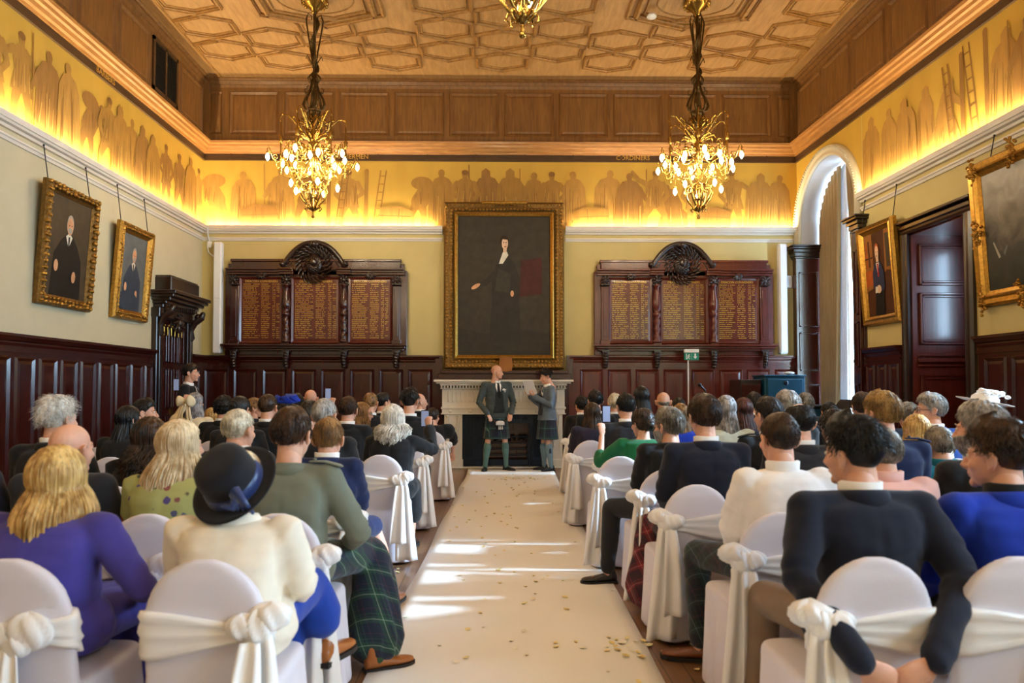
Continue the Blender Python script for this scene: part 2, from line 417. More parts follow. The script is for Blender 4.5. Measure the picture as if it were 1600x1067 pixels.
# ---- dado panelling in mahogany
cap=[(0,-.13),(.05,-.13),(.06,-.10),(.06,-.085),(.085,-.07),(.10,-.035),(.12,-.03),(.12,0),(0,0)]
skirt=[(0,0),(.07,0),(.07,.22),(.05,.26),(0,.26)]
def dado(wall,a0,a1,pitch,name,mat,start=None,skip=()):
    b=MB();d=.04
    if wall=='L': path=[(XL,a0,0),(XL,a1,0)]
    elif wall=='B': path=[(a0,YB,0),(a1,YB,0)]
    else: path=[(XR,a1,0),(XR,a0,0)]
    up=lambda z:[(p[0],p[1],z) for p in path]
    b.sweep([(0,0),(d,0),(d,ZD-.05),(0,ZD-.05)],path,side=-1)
    b.sweep(cap,up(ZD),side=-1);b.sweep(skirt,path,side=-1)
    b.sweep([(d,0),(d+.02,0),(d+.02,.03),(d,.03)],up(ZD-.2),side=-1)
    s=start if start is not None else a0+.06
    while s+pitch*.55<=a1:
        e=min(s+pitch-.085,a1-.04)
        if e-s>.12: wall_panel(b,wall,s,e,.36,1.78,d,.045,.022,.010)
        s+=pitch
    return struct(name,b,mat)
dado('L',YR,11.22,.424,'trim_6',M['mahogany'],start=YR+.16)['label']='mahogany dado panelling on the left wall'
dado('L',12.56,YB,.424,'trim_7',M['mahogany'])['label']='mahogany dado panelling right of the left door'
dado('B',XL,-.95,.528,'trim_8',M['mahogany'],start=-5.22)['label']='mahogany dado panelling under the left honours board'
dado('B',1.42,XR,.513,'trim_9',M['mahogany_red'],start=1.62)['label']='mahogany dado panelling under the right honours board'
dado('R',9.78,10.72,.31,'trim_10',M['mahogany'])['label']='mahogany dado between window and doorway'
dado('R',YR,8.22,.43,'trim_11',M['mahogany'],start=7.76-.43*25)['label']='mahogany dado right of the doorway'
# overmantel boards behind the fireplace and big painting
b=MB();b.box(-.95,1.42,YB-.05,YB,0,1.72);b.box(-.98,1.45,YB-.13,YB,1.60,1.70,bv=.01);b.box(-.92,1.39,YB-.17,YB,1.70,1.76,bv=.01);b.box(-.98,1.45,YB-.10,YB,1.52,1.60)
b.box(-1.02,-.90,YB-.09,YB,1.52,ZD);b.box(1.37,1.49,YB-.09,YB,1.52,ZD)
struct('trim_12',b,M['mahogany'],label='stepped mahogany ledge under the large painting')
# ---- frieze paintings: silk field with plain figures
def capsule2(p,q,r0,r1,n=7):
    p=Vector((p[0],p[1]));q=Vector((q[0],q[1]));d=q-p
    if d.length<1e-6:d=Vector((0,1e-5))
    a=atan2(d.y,d.x);pts=[]
    for i in range(n+1):
        t=a+pi/2+pi*i/n;pts.append((p.x+r0*cos(t),p.y+r0*sin(t)))
    for i in range(n+1):
        t=a-pi/2+pi*i/n;pts.append((q.x+r1*cos(t),q.y+r1*sin(t)))
    return pts
def figure(kind,rnd):
    """2D shapes of one painted figure, unit height; returns [(polygon, tone)] tone 0 body,1 dark fold,2 light fold"""
    S=[]
    def cap(p,q,a,b,t=0): S.append((capsule2(p,q,a,b),t))
    def el(x,y,a,b,t=0): S.append(([(x+a*cos(2*pi*i/14),y+b*sin(2*pi*i/14)) for i in range(14)],t))
    r=rnd.uniform
    def folds(x0,x1,z0,z1,n,t=1,w=.006):
        for k in range(n): x=r(x0,x1);za=r(lerp(z0,z1,.55),z1);cap((x,za),(x*1.08+r(-.03,.03),z0+r(0,.12)),w*.5,w,t)
    if kind=='robe':
        w=r(.17,.23)
        S.append(([(-w*1.2,0),(-w*1.1,.40),(-w*1.0,.70),(-w*.62,.83),(-.05,.86),(.05,.86),(w*.62,.83),(w*1.0,.70),(w*1.15,.38),(w*1.25,0)],0))
        hx=r(-.03,.03);el(hx,.925,.055,.066);cap((0,.82),(hx,.9),.05,.04)
        if r(0,1)<.5: S.append(([(hx-.075,.80),(hx-.07,.95),(hx,1.005),(hx+.07,.95),(hx+.075,.80)],0))
        folds(-w*.9,w*.9,.03,.75,7);folds(-w*.9,w*.9,.05,.6,4,2,.010)
        if r(0,1)<.35: cap((-w*1.3,0),(-w*1.38,1.05),.010,.010);cap((-w*.8,.7),(-w*1.3,.52),.05,.035)
    elif kind=='tunic':
        st=r(.10,.19);lean=r(-.04,.04)
        cap((-.055,.42),(-st*.9,.22),.072,.05);cap((-st*.9,.22),(-st,.02),.05,.034);cap((.055,.42),(st*.9,.22),.072,.05);cap((st*.9,.22),(st,.02),.05,.034)
        cap((-st,.018),(-st-.07,.012),.024,.016);cap((st,.018),(st+.07,.012),.024,.016)
        S.append(([(-.18,.34),(-.125,.56),(-.165,.78),(-.07,.85),(.07,.85),(.165,.78),(.125,.56),(.18,.34)],0))
        el(lean,.93,.053,.064);cap((0,.82),(lean,.9),.045,.038);el(lean,.96,.058,.045,1)
        up=r(0,1)
        if up<.35: cap((.14,.77),(.27,.84),.048,.038);cap((.27,.84),(.38,.98),.036,.026)
        elif up<.7: cap((.14,.77),(.24,.6),.048,.04);cap((.24,.6),(.10,.50),.038,.028)
        else: cap((.14,.77),(.32,.66),.048,.034)
        cap((-.14,.77),(-.22,.58),.048,.04);cap((-.22,.58),(-.12,.45),.038,.028)
        folds(-.13,.13,.36,.78,5);folds(-.13,.13,.36,.7,3,2,.008)
    elif kind=='kneel':
        S.append(([(-.34,0),(-.30,.22),(-.16,.36),(.0,.46),(.17,.36),(.26,.14),(.30,0)],0))
        cap((.0,.40),(.06,.60),.16,.13);el(.12,.74,.054,.064);cap((.12,.60),(.32,.44),.048,.034);folds(-.26,.2,.02,.32,7);folds(-.2,.2,.02,.4,4,2,.01)
    elif kind=='stoop':
        cap((-.07,.42),(-.14,.22),.075,.05);cap((-.14,.22),(-.13,.02),.05,.034);cap((.04,.42),(.08,.2),.075,.05);cap((.08,.2),(.05,.02),.05,.034)
        cap((0,.46),(.15,.70),.15,.15);el(.30,.80,.053,.063);cap((.24,.68),(.32,.44),.048,.034);el(.04,.80,.19,.12);folds(-.08,.2,.42,.75,5)
    elif kind=='goods':
        S.append(([(-.3,0),(-.32,.30),(-.08,.40),(.26,.36),(.32,0)],0));cap((-.28,.20),(.29,.22),.007,.007,1);cap((-.08,.34),(-.05,.02),.007,.007,1);folds(-.25,.25,.02,.3,4)
    else:   # timber and ladder
        cap((-.05,0),(-.03,1.05),.035,.035);cap((.08,0),(.22,1.05),.012,.012);cap((.18,0),(.32,1.05),.012,.012)
        for k in range(7): t=k/7+.05;cap((.08+.14*t,1.05*t),(.18+.14*t,1.05*t),.009,.009)
    return S
def frieze(name,mapf,width,rnd,flip,label,skip=()):
    """mapf(u,z,d): point u metres along the frieze, height z, d in front of the wall"""
    b=MB();h0,h1=ZRAIL-.02,ZFR-.01
    def face(pts,m,d):
        q=[mapf(u,z,d) for u,z in pts]
        if flip:q=q[::-1]
        b.poly(q,m)
    face([(0,h0),(width,h0),(width,h1),(0,h1)],0,.004)
    u=.25;k=0;kinds=['robe','tunic','robe','stoop','tunic','kneel','robe','robe','tunic','goods','timber']
    while u<width-.2:
        kind=rnd.choice(kinds);s=rnd.uniform(1.0,1.12);mir=rnd.choice((-1,1));tone=rnd.randrange(3)
        d=.006+(k%3)*.006
        for qi,(poly,t) in enumerate(figure(kind,rnd)):
            pts=[(u+mir*x*s*1.02,h0+.03+y*s) for x,y in poly]
            pts=[(min(max(a,0.01),width-.01),min(c,h1)) for a,c in pts]
            if mir<0: pts=pts[::-1]
            face(pts,1+tone if t==0 else (5 if t==1 else 6),d+qi*.00022+(.0 if t==0 else .0006))
        u+=rnd.uniform(.30,.50);k+=1
    b_o=b.build(name,[M['silk']]+FIG+[M['fig_dark'],M['fig_light']],base=True)
    return tag(b_o,label,'mural')
frieze('frieze_mural',lambda u,z,d:(XL+u,YB-d,z),XR-XL,random.Random(3),False,'golden frieze mural of craftsmen on the far wall above the portrait')
frieze('frieze_mural',lambda u,z,d:(XL+d,YR+u,z),YB-YR,random.Random(5),False,'golden frieze mural of robed figures on the left wall')
frieze('frieze_mural',lambda u,z,d:(XR-d,10.78-u,z),10.78-YR,random.Random(11),False,'golden frieze mural of gathered figures on the right wall')
# strip of silk above the arch side
b=MB();n=24;c,r=WY[0];r+=.17
arc=[(c-r*cos(pi*i/n),WSPR+r*sin(pi*i/n)) for i in range(n+1)]
for i in range(n):
    (ya,za),(yb,zb)=arc[i],arc[i+1]
    if max(ya,yb)<YB and min(za,zb)<ZFR: b.poly([(XR-.004,yb,zb),(XR-.004,ya,za),(XR-.004,ya,ZFR),(XR-.004,yb,ZFR)])
tag(b.build('frieze_mural',M['silk']),'plain golden silk around the arched window head','mural')
# gold lettering on the name band
def band_text(txt,size,place,label):
    t=text_mb(txt,size);t.v=[place(v) for v in t.v];o=t.build('lettering',M['gold_letter']);tag(o,label,'lettering')
band_text('CORDINERS',.115,lambda v:(2.62+v[0],YB-.03-v[2],ZFR+.055+v[1]),'gold CORDINERS lettering on the band above the frieze')
band_text('HAMMERMEN',.115,lambda v:(-2.62+v[0],YB-.03-v[2],ZFR+.055+v[1]),'gold HAMMERMEN lettering behind the left chandelier')
band_text('BARBERS',.12,lambda v:(XL+.03+v[2],9.75+v[0],ZFR+.055+v[1]),'dim gold BARBERS lettering on the left wall band')
# vent grille in the upper left panelling
t=thing('vent_grille','black louvred vent grille in the upper left oak panelling','vent',(XL+.03,11.5,6.1))
b=MB();
for a0,a1,z0,z1 in ((11.05,11.11,6.08,6.92),(11.86,11.92,6.08,6.92),(11.05,11.92,6.08,6.14),(11.05,11.92,6.86,6.92),(11.46,11.51,6.1,6.9)): b.box(XL+.03,XL+.06,a0,a1,z0,z1)
b.build('frame',M['band'],t)
b=MB();b.box(XL+.031,XL+.036,11.1,11.88,6.12,6.88)
for k in range(20):
    z=6.15+k*.036;b.prism([(XL+.036,11.1,z),(XL+.055,11.1,z-.015),(XL+.055,11.1,z-.01),(XL+.036,11.1,z+.006)],(0,.78,0))
b.build('louvre',M['grille'],t)
# ---- windows on the right wall
def window(i,c,r,detail):
    root=bpy.data.objects.new('window_%d'%i,None);COL.objects.link(root);root.location=(XR,c,WZ0);root['kind']='structure'
    if detail: root['label']='tall arched window with cream moulding on the right wall'
    n=30
    def arc(rad,z=WSPR,m=n): return [(c-rad*cos(pi*k/m),z+rad*sin(pi*k/m)) for k in range(m+1)]
    # glazing bars far out in the reveal
    xg=XR+.62;b=MB()
    for rad in (r-.03,): 
        P=arc(rad);pts=[(xg,c-rad,WZ0)]+[(xg,y,z) for y,z in P]+[(xg,c+rad,WZ0)]
        b.tube(pts,.045,6,0,False,False)
    b.box(xg-.03,xg+.03,c-.03,c+.03,WZ0,WSPR+r-.03)
    for z in (WZ0+.04,1.9,3.1,WSPR): b.box(xg-.03,xg+.03,c-r,c+r,z-.03,z+.03)
    b.box(xg-.03,xg+.03,c-.55,c-.52,WZ0,WSPR);b.box(xg-.03,xg+.03,c+.52,c+.55,WZ0,WSPR)
    b.build('window_frame',M['white_trim'],root)
    g=MB();P=arc(r-.02);g.poly([(xg+.01,c-r+.02,WZ0)]+[(xg+.01,y,z) for y,z in P]+[(xg+.01,c+r-.02,WZ0)]);g.build('pane',M['glass'],root)
    # white painted reveal lining
    if detail:
        b=MB();P=[(c-r,WZ0)]+arc(r)+[(c+r,WZ0)]
        vs=[(XR-.005,y,z) for y,z in P]+[(XR+WT,y,z) for y,z in P];k=len(P)
        P2=[(y,z) for y,z in P];ins=[(c-(r-.012),WZ0)]+arc(r-.012)+[(c+(r-.012),WZ0)]
        rings=[[(XR-.005,a[0],a[1]),(XR+.6,a[0],a[1]),(XR+.6,q[0],q[1]),(XR-.005,q[0],q[1])] for a,q in zip(P,ins)]
        b.loft(rings,0,False);b.build('reveal',M['plaster_white'],root)
        # moulded architrave with a beaded edge
        b=MB();prof=[(r-.005,0),(r-.005,.05),(r+.03,.065),(r+.05,.05),(r+.085,.055),(r+.10,.08),(r+.15,.085),(r+.165,.05),(r+.175,0)]
        rings=[]
        for a in [(-1,)]+list(range(n+1))+[(1,)]:
            if isinstance(a,tuple): rings.append([(XR-d,c+a[0]*q,4.02) for q,d in prof])
            else: rings.append([(XR-d,c-q*cos(pi*a/n),WSPR+q*sin(pi*a/n)) for q,d in prof])
        rings=[[(x,min(y,YB-.01),z) for x,y,z in rg] for rg in rings]
        b.loft(rings,0,True);
        for k in range(70):
            a=pi*(k+.5)/70;y=c-(r+.125)*cos(a);z=WSPR+(r+.125)*sin(a)
            if y<YB-.03: b.ball((XR-.088,y,z),(.018,.022,.022),6,4)
        b.build('architrave',M['plaster'],root)
    b=MB();b.box(XR-.04,XR+.6,c-r-.05,c+r+.05 if c+r+.05<YB else YB-.01,WZ0-.05,WZ0+.01,bv=.01);b.build('window_sill',M['white_trim'],root)
    return root
for i,(c,r) in enumerate(WY): window(i+1,c,r,i==0)
# panelled wood jambs and capitals flanking the big window
def pilaster(y0,y1,x0,x1,ztop,name,label,over=.09):
    t=thing(name,label,'pilaster',((x0+x1)/2,(y0+y1)/2,0))
    b=MB();b.box(x0,x1,y0,y1,0,ztop-.2,bv=.008);b.build('shaft',M['mahogany'],t)
    b=MB();
    for k,(o,za,zb) in enumerate(((.02,-.24,-.20),(.035,-.20,-.13),(.06,-.13,-.07),(over,-.07,-.03),(over+.02,-.03,0))): b.box(x0-o,x1+(.0 if x1>XR else o),max(y0-o,YR),min(y1+o,YB-.01),ztop+za,ztop+zb,bv=.008)
    b.build('capital',M['dark_wood'],t)
    b=MB()
    pw=x1-x0
    for z0,z1 in ((.25,1.5),(1.75,2.45),(2.55,3.55)):
        # panels on the face towards the room's camera side (-Y) and on the aisle side (-X)
        for q in range(1):
            w=.03;yy=y0
            for (a0,a1,c0,c1) in ((x0+.05,x1-.05,z0,z0+w),(x0+.05,x1-.05,z1-w,z1),(x0+.05,x0+.05+w,z0,z1),(x1-.05-w,x1-.05,z0,z1)):
                if a1>a0: b.box(a0,a1,yy-.018,yy,c0,c1,bv=.005)
        if y1-y0>.16:
            for (a0,a1,c0,c1) in ((y0+.04,y1-.04,z0,z0+w),(y0+.04,y1-.04,z1-w,z1),(y0+.04,y0+.04+w,z0,z1),(y1-.04-w,y1-.04,z0,z1)): b.box(x0-.015,x0,a0,a1,c0,c1,bv=.005)
    b.build('moulding',M['mahogany'],t)
    return t
pilaster(12.95,13.10,XR-.12,XR+.33,4.04,'window_pilaster','dark panelled pilaster on the far side of the arched window')
pilaster(10.74,10.96,XR-.10,XR+.06,4.06,'window_pilaster','dark pilaster between the arched window and the red tie portrait',.10)
# curtains: drawn drapes and a sheer, hanging from the arch
def drape(name,pts_top,pts_bot,label,mat,fold=.045,nf=9,ns=26,pinch=None):
    """pleated cloth between a top line and a bottom line (lists of 3D points of equal length)"""
    b=MB();n=len(pts_top);rows=[]
    for i in range(ns+1):
        t=i/ns;row=[];back=[]
        K=nf*8
        for k in range(K+1):
            s=k/K*(n-1);j=min(int(s),n-2);u=s-j
            top=Vector(pts_top[j]).lerp(Vector(pts_top[j+1]),u);bot=Vector(pts_bot[j]).lerp(Vector(pts_bot[j+1]),u)
            p=top.lerp(bot,t)
            if pinch: p=pinch(p,t,k/K)
            ph=k/K*nf*2*pi+.6*sin(3*t+k*.05)
            p=p+Vector((-fold*(.55+.45*t)*sin(ph),fold*.25*cos(ph),0))
            row.append(p)
        rows.append(row)
    rings=[]
    for row in rows: rings.append([tuple(p) for p in row]+[(p.x+.006,p.y,p.z) for p in reversed(row)])
    b.loft(rings,0,True);o=b.build(name,mat);return tag(o,label,'curtain')
cx=XR+.32;c,r=WY[0];rr=r-.05
A=[(cx,c+rr*cos(a),WSPR+rr*sin(a)) for a in [radians(q) for q in (2,22,42,62,80)]]
A=[(x,y,z) for x,y,z in A]
B=[(cx,c+rr-.00-.02,.15),(cx,c+rr-.14,.15),(cx,c+rr-.28,.15),(cx,c+rr-.42,.15),(cx,c+rr-.55,.15)]
drape('curtain',A,B,'beige pleated curtain hanging at the far side of the arched window',M['curtain'],.04,10)
A=[(cx+.07,c+rr*cos(a),WSPR+rr*sin(a)) for a in [radians(q) for q in (66,78,88)]]
B=[(cx+.07,c+rr-.50,.15),(cx+.07,c+rr-.66,.15),(cx+.07,c+rr-.82,.15)]
drape('curtain',A,B,'white sheer curtain beside the beige drape in the arched window',M['sheer'],.03,5)
A=[(cx,c-rr*cos(a),WSPR+rr*sin(a)) for a in [radians(q) for q in (4,34,66,88)]]
B=[(cx,c-rr+.02,.15),(cx,c-rr+.20,.15),(cx,c-rr+.40,.15),(cx,c-rr+.58,.15)]
drape('curtain',A,B,'beige curtain at the near side of the arched window',M['curtain'],.04,7)
# ---- doorway on the right wall: deep panelled reveal
root=bpy.data.objects.new('door_2',None);COL.objects.link(root);root.location=(XR,9.0,0);root['kind']='structure';root['label']='deep mahogany doorway on the right wall'
b=MB();fr=[(0,0),(.05,0),(.06,.03),(.05,.06),(.07,.08),(.07,.12),(.04,.15),(0,.15)]
for y,s in ((DY0,-1),(DY1,1)):
    b.loft([[(XR-d,y+s*w,0) for d,w in fr],[(XR-d,y+s*w,DZ+.0) for d,w in fr]],0,False)
b.loft([[(XR-d,DY0-.15,DZ+w) for d,w in fr],[(XR-d,DY1+.15,DZ+w) for d,w in fr]],0,False)
b.box(XR-.11,XR,DY0-.19,DY1+.19,DZ+.15,DZ+.19,bv=.008)
b.build('door_frame',M['dark_wood'],root)
b=MB();b.box(XR-.001,XR+WT+.3,DY1-.02,DY1+.005,0,DZ);b.box(XR-.001,XR+WT+.3,DY0-.005,DY0+.02,0,DZ);b.box(XR-.001,XR+WT+.3,DY0,DY1,DZ-.02,DZ)
for z0,z1 in ((.2,1.62),(2.02,2.72),(2.82,3.38)):
    for k,(ins,dd) in enumerate(((.09,.035),(.125,.02))):
        x0,x1=XR+ins,XR+WT+.15-ins;w=.03;a,c2=z0+ins-.09,z1-ins+.09;y=DY1-.02
        for q in ((x0,x1,a,a+w),(x0,x1,c2-w,c2),(x0,x0+w,a,c2),(x1-w,x1,a,c2)): b.box(q[0],q[1],y-dd,y,q[2],q[3],bv=.006)
for z,d,h in ((1.72,.03,.03),(1.78,.045,.05),(1.86,.03,.03)): b.box(XR+.06,XR+WT+.2,DY1-.02-d,DY1-.02,z,z+h,bv=.008)
b.build('reveal',M['mahogany_red'],root)
b=MB();x0,x1=XR+WT+.2,XR+WT+.26
for y0,y1 in ((DY0,DY0+.10),(8.96,9.05),(DY1-.10,DY1)): b.box(x0,x1,y0,y1,0,DZ)
for z0,z1 in ((0,2.18),(DZ-.12,DZ)): b.box(x0,x1,DY0,DY1,z0,z1)
b.box(x0,x1,DY0+.42,DY1,2.1,DZ)
lf=b.build('door_leaf',M['mahogany'],root);g=MB();g.poly([(x0+.03,DY0+.1,2.18),(x0+.03,DY0+.42,2.18),(x0+.03,DY0+.42,DZ-.12),(x0+.03,DY0+.1,DZ-.12)]);g.build('pane',M['glass'],lf)
# ---- door with carved hood on the left wall
root=bpy.data.objects.new('door_1',None);COL.objects.link(root);root.location=(XL,11.87,0);root['kind']='structure';root['label']='dark carved doorway with projecting hood on the left wall'
b=MB();b.box(XL,XL+.09,11.22,11.40,0,2.62,bv=.01);b.box(XL,XL+.09,12.36,12.54,0,2.62,bv=.01)
for y in (11.31,12.45):
    b.box(XL+.09,XL+.12,y-.05,y+.05,.3,2.4,bv=.006);b.box(XL,XL+.13,y-.11,y+.11,0,.3,bv=.01)
b.build('door_frame',M['dark_wood'],root)
b=MB();b.box(XL,XL+.14,11.20,12.56,2.55,2.70,bv=.01)
for k,(o,z0,z1) in enumerate(((.16,2.70,2.76),(.22,2.76,2.81),(.30,2.81,2.86),(.36,2.86,2.91),(.40,2.91,2.97))): b.box(XL,XL+o,11.34-o*.45,12.42+o*.35,z0,z1,bv=.01)
b.box(XL,XL+.26,11.32,12.4,2.97,3.20,bv=.012);b.box(XL,XL+.24,11.34,12.38,3.20,3.22)
for k in range(16): y=11.3+k*.076;b.box(XL+.16,XL+.20,y,y+.04,2.715,2.755)
b.build('hood',M['dark_wood'],root)
for y in (11.3,12.46):
    b=MB();pts=[(XL+.04,y,2.2),(XL+.12,y,2.3),(XL+.10,y,2.42),(XL+.16,y,2.55),(XL+.27,y,2.64),(XL+.30,y,2.71)]
    b.tube(pts,[.035,.05,.045,.055,.06,.045],10);b.ball((XL+.22,y,2.66),(.06,.055,.06));b.ball((XL+.1,y,2.28),(.05,.05,.05));b.build('console',M['dark_wood'],root)
b=MB();
for k in range(9):
    a=2*pi*k/9;b.tube([(XL+.12,11.88,2.5),(XL+.16,11.88+.1*cos(a),2.5+.1*sin(a)),(XL+.15,11.88+.2*cos(a+.4),2.5+.15*sin(a+.4))],[.03,.035,.015],7)
b.ball((XL+.16,11.88,2.5),(.05,.07,.07));b.build('carving',M['dark_wood'],root)
b=MB();b.box(XL+.0,XL+.03,11.40,12.36,0,2.55)
for y0,y1 in ((11.46,11.66),(11.72,11.86),(11.92,12.06),(12.10,12.30)):
    for z0,z1 in ((.2,1.0),(1.1,1.75),(1.85,2.4)):
        w=.025
        for q in ((y0,y1,z0,z0+w),(y0,y1,z1-w,z1),(y0,y0+w,z0,z1),(y1-w,y1,z0,z1)): b.box(XL+.03,XL+.055,q[0],q[1],q[2],q[3],bv=.006)
b.build('door_leaf',M['mahogany'],root)
b=MB();b.box(XL+.03,XL+.045,11.84,11.87,.9,1.5);b.box(XL+.03,XL+.045,11.90,11.93,.9,1.5);b.build('push_plate',M['brass'],root)
b=MB();
for k in range(6): y=11.5+k*.13;b.ball((XL+.085,y,2.44),.022,8,6);b.box(XL+.07,XL+.085,y-.022,y+.022,2.28,2.42,bv=.004)
b.build('brass_plates',M['brass'],root)
# ================================================================== fittings on the walls
def ell(cx,cz,a,b,n=18,rot=0): return [(cx+a*cos(2*pi*i/n)*cos(rot)-b*sin(2*pi*i/n)*sin(rot),cz+a*cos(2*pi*i/n)*sin(rot)+b*sin(2*pi*i/n)*cos(rot)) for i in range(n)]
def skinm(): return M['paint_skin']
for k,c in dict(paint_skin=C(214,160,120),paint_pale=C(226,190,160),paint_black=C(30,26,24),paint_coat=C(52,47,41),paint_white=C(226,218,200),paint_bg_umber=C(74,62,46),paint_bg_dark=C(62,56,47),paint_red=C(74,38,36),paint_grey=C(100,104,104),paint_slate=C(58,66,80),paint_hair_grey=C(170,160,146),paint_hair_dark=C(52,38,28),paint_navy=C(48,52,78),paint_tie=C(176,30,44),paint_orange=C(176,84,34),paint_amber=C(150,96,46),paint_brown=C(80,46,28),paint_mist=C(176,172,158),paint_green=C(40,46,38),paint_shade=C(56,50,42),paint_waist=C(62,58,50)).items():
    M[k]=plain(k,c,.62,0,.20,7,.12,160,spec=.25)
def painting(name,label,P,w,h,fw,shapes,bgm,frame_mats,carve,group=None,lean=0,extra=None,wires=None):
    """P(a,d,z): a along the wall from the left edge seen from the room, d out from the wall"""
    o=thing(name,label,'painting',P(w/2,.03,0))
    def Q(a,d,z): return P(a,d+lean*z/h,z)
    b=MB()   # stepped frame
    prof=[(0,.0),(0,.05),(fw*.15,.085),(fw*.45,.075),(fw*.6,.085),(fw*.75,.055),(fw,.035),(fw,.0)]
    def ring(i,d): return [Q(i,d,i),Q(w-i,d,i),Q(w-i,d,h-i),Q(i,d,h-i)]
    rings=[[*ring(i,d)] for i,d in prof]
    vs=[p for r in rings for p in r];fs=[]
    for k in range(len(rings)-1):
        for j in range(4): fs.append((k*4+j,k*4+(j+1)%4,(k+1)*4+(j+1)%4,(k+1)*4+j))
    b.add(vs,fs,0);b.build('frame',frame_mats[0],o)
    if carve:
        b=MB();r=random.Random(len(label));step=carve
        for side in range(4):
            L=w if side%2==0 else h;n=int(L/step)
            for k in range(n):
                t=(k+.5)/n*L
                for rr in range(2):
                    i=fw*(.25+.33*rr)+r.uniform(-.01,.01)
                    a,z=((t,i),(w-i,t),(t,h-i),(i,t))[side]
                    if i<=a<=w-i and i<=z<=h-i:
                        q=step*r.uniform(.30,.48);c=Q(a,.075,z);ax=(q*.6,q,q)
                        b.ball(c,(q,q,q*r.uniform(.6,1.1)),6,4)
        b.build('carved_pattern',frame_mats[1],o)
    b=MB();mats=[];
    def face(pts,m,d):
        if m not in mats: mats.append(m)
        q=[Q(a,d,z) for a,z in pts];b.poly(q,mats.index(m))
    face([(fw*.9,fw*.9),(w-fw*.9,fw*.9),(w-fw*.9,h-fw*.9),(fw*.9,h-fw*.9)],bgm,.03)
    iw,ih=w-2*fw,h-2*fw
    for k,(pts,m) in enumerate(shapes):
        face([(fw+min(max(x,0),1)*iw,fw+min(max(y,0),1)*ih) for x,y in pts],m,.031+.0012*k)
    b.build('canvas',[M[m] for m in mats],o)
    if wires:
        b=MB()
        for a,zt in wires:
            b.tube([Q(a,.03,h*.93),P(a,.05,zt)],.006,5,0,True,False);p=Vector(P(a,.05,zt));b.ball(p,.014,6,4)
        b.build('hanging_chain',M['black_metal'],o)
    if extra: extra(o,Q)
    return o
# --- the tall portrait over the fireplace
def PB(x0,z0): return lambda a,d,z:(x0+a,YB-.06-d,z0+z)
big=[([(.66,.42),(.9,.44),(.9,.70),(.68,.68)],'paint_red'),([(0,0),(1,0),(1,.16),(.6,.20),(.3,.16),(0,.20)],'paint_shade'),
 ([(.34,.10),(.37,.40),(.37,.58),(.42,.65),(.47,.70),(.55,.70),(.62,.65),(.67,.54),(.66,.40),(.68,.10)],'paint_coat'),([(.38,.54),(.44,.64),(.30,.545),(.19,.505),(.20,.485),(.32,.50)],'paint_coat'),
 (ell(.20,.494,.050,.015,12,.35),'paint_skin'),(ell(.585,.443,.018,.022),'paint_skin'),([(.40,.46),(.44,.62),(.57,.58),(.56,.45)],'paint_waist'),
 ([(.445,.655),(.485,.735),(.53,.740),(.545,.715),(.485,.655)],'paint_white'),([(.49,.735),(.49,.78),(.53,.78),(.525,.735)],'paint_pale'),
 (ell(.50,.815,.045,.042),'paint_hair_dark'),(ell(.508,.798,.034,.042),'paint_pale'),([(.47,.83),(.50,.855),(.545,.84),(.53,.825)],'paint_hair_dark')]
for ex in (.497,.522): big.append((ell(ex,.805,.006,.004,8),'paint_hair_dark'))
big.append((ell(.512,.775,.012,.003,8),'paint_red'))
def big_extra(o,Q):
    b=MB();b.tube([Q(1.1,.02,3.02),Q(1.1,.30,3.05),Q(1.1,.36,2.99)],.012,6);b.tube([Q(.72,.36,2.97),Q(1.48,.36,2.97)],.028,8);b.box(*[v for p in zip(Q(1.0,.02,3.03),Q(1.2,.1,3.07)) for v in p]);b.build('picture_light',M['gilt_plain'],o)
    b=MB();pts=[(1.02,-.03),(1.13,-.05),(1.24,-.03),(1.25,.10),(1.24,.22),(1.02,.22),(1.01,.10)];b.prism([Q(a,.10,z) for a,z in pts],Vector(Q(0,.13,0))-Vector(Q(0,.10,0)));b.build('plaque',M['paint_amber'],o)
    b=MB();fw=.235;r=[(fw-.04,.085),(fw-.02,.10),(fw+.02,.06),(fw+.025,.03)]
    vs=[];fs=[];w,h=2.2,3.06
    for i,d in r: vs+=[Q(i,d,i),Q(w-i,d,i),Q(w-i,d,h-i),Q(i,d,h-i)]
    for k in range(3):
        for j in range(4): fs.append((k*4+j,k*4+(j+1)%4,(k+1)*4+(j+1)%4,(k+1)*4+j))
    b.add(vs,fs);b.build('slip',M['gilt_plain'],o)
painting('portrait_painting','tall dark portrait in a wide carved gilt frame above the fireplace',PB(-.87,1.78),2.2,3.06,.235,big,'paint_bg_dark',(M['gilt_dark'],M['gilt']),.062,extra=big_extra)
# --- left wall
def PL(y0,z0): return lambda a,d,z:(XL+d,y0+a,z0+z)
def sitter(hair,coat,extra=()):
    S=[([(.12,.0),(.16,.42),(.30,.56),(.44,.64),(.58,.64),(.72,.54),(.84,.40),(.88,0)],coat),([(.42,.62),(.49,.52),(.51,.52),(.58,.62),(.5,.66)],'paint_white'),([(.48,.62),(.485,.52),(.515,.52),(.52,.62)],'paint_black'),
       (ell(.5,.745,.085,.10),hair),(ell(.5,.725,.075,.088),'paint_skin'),(ell(.5,.685,.05,.03),hair)]
    for ex in (.47,.53): S.append((ell(ex,.735,.012,.007,8),'paint_brown'))
    S+=[(ell(.22,.30,.05,.06),'paint_skin'),(ell(.66,.22,.05,.06),'paint_skin')];S+=list(extra);return S
painting('portrait_painting','larger gilt framed portrait of a bald seated man on the left wall',PL(8.32,2.42),1.10,1.46,.13,sitter('paint_hair_grey','paint_black'),'paint_bg_umber',(M['gilt_dark'],M['gilt']),.075,lean=.10,wires=[(.08,1.86),(.95,1.86)])
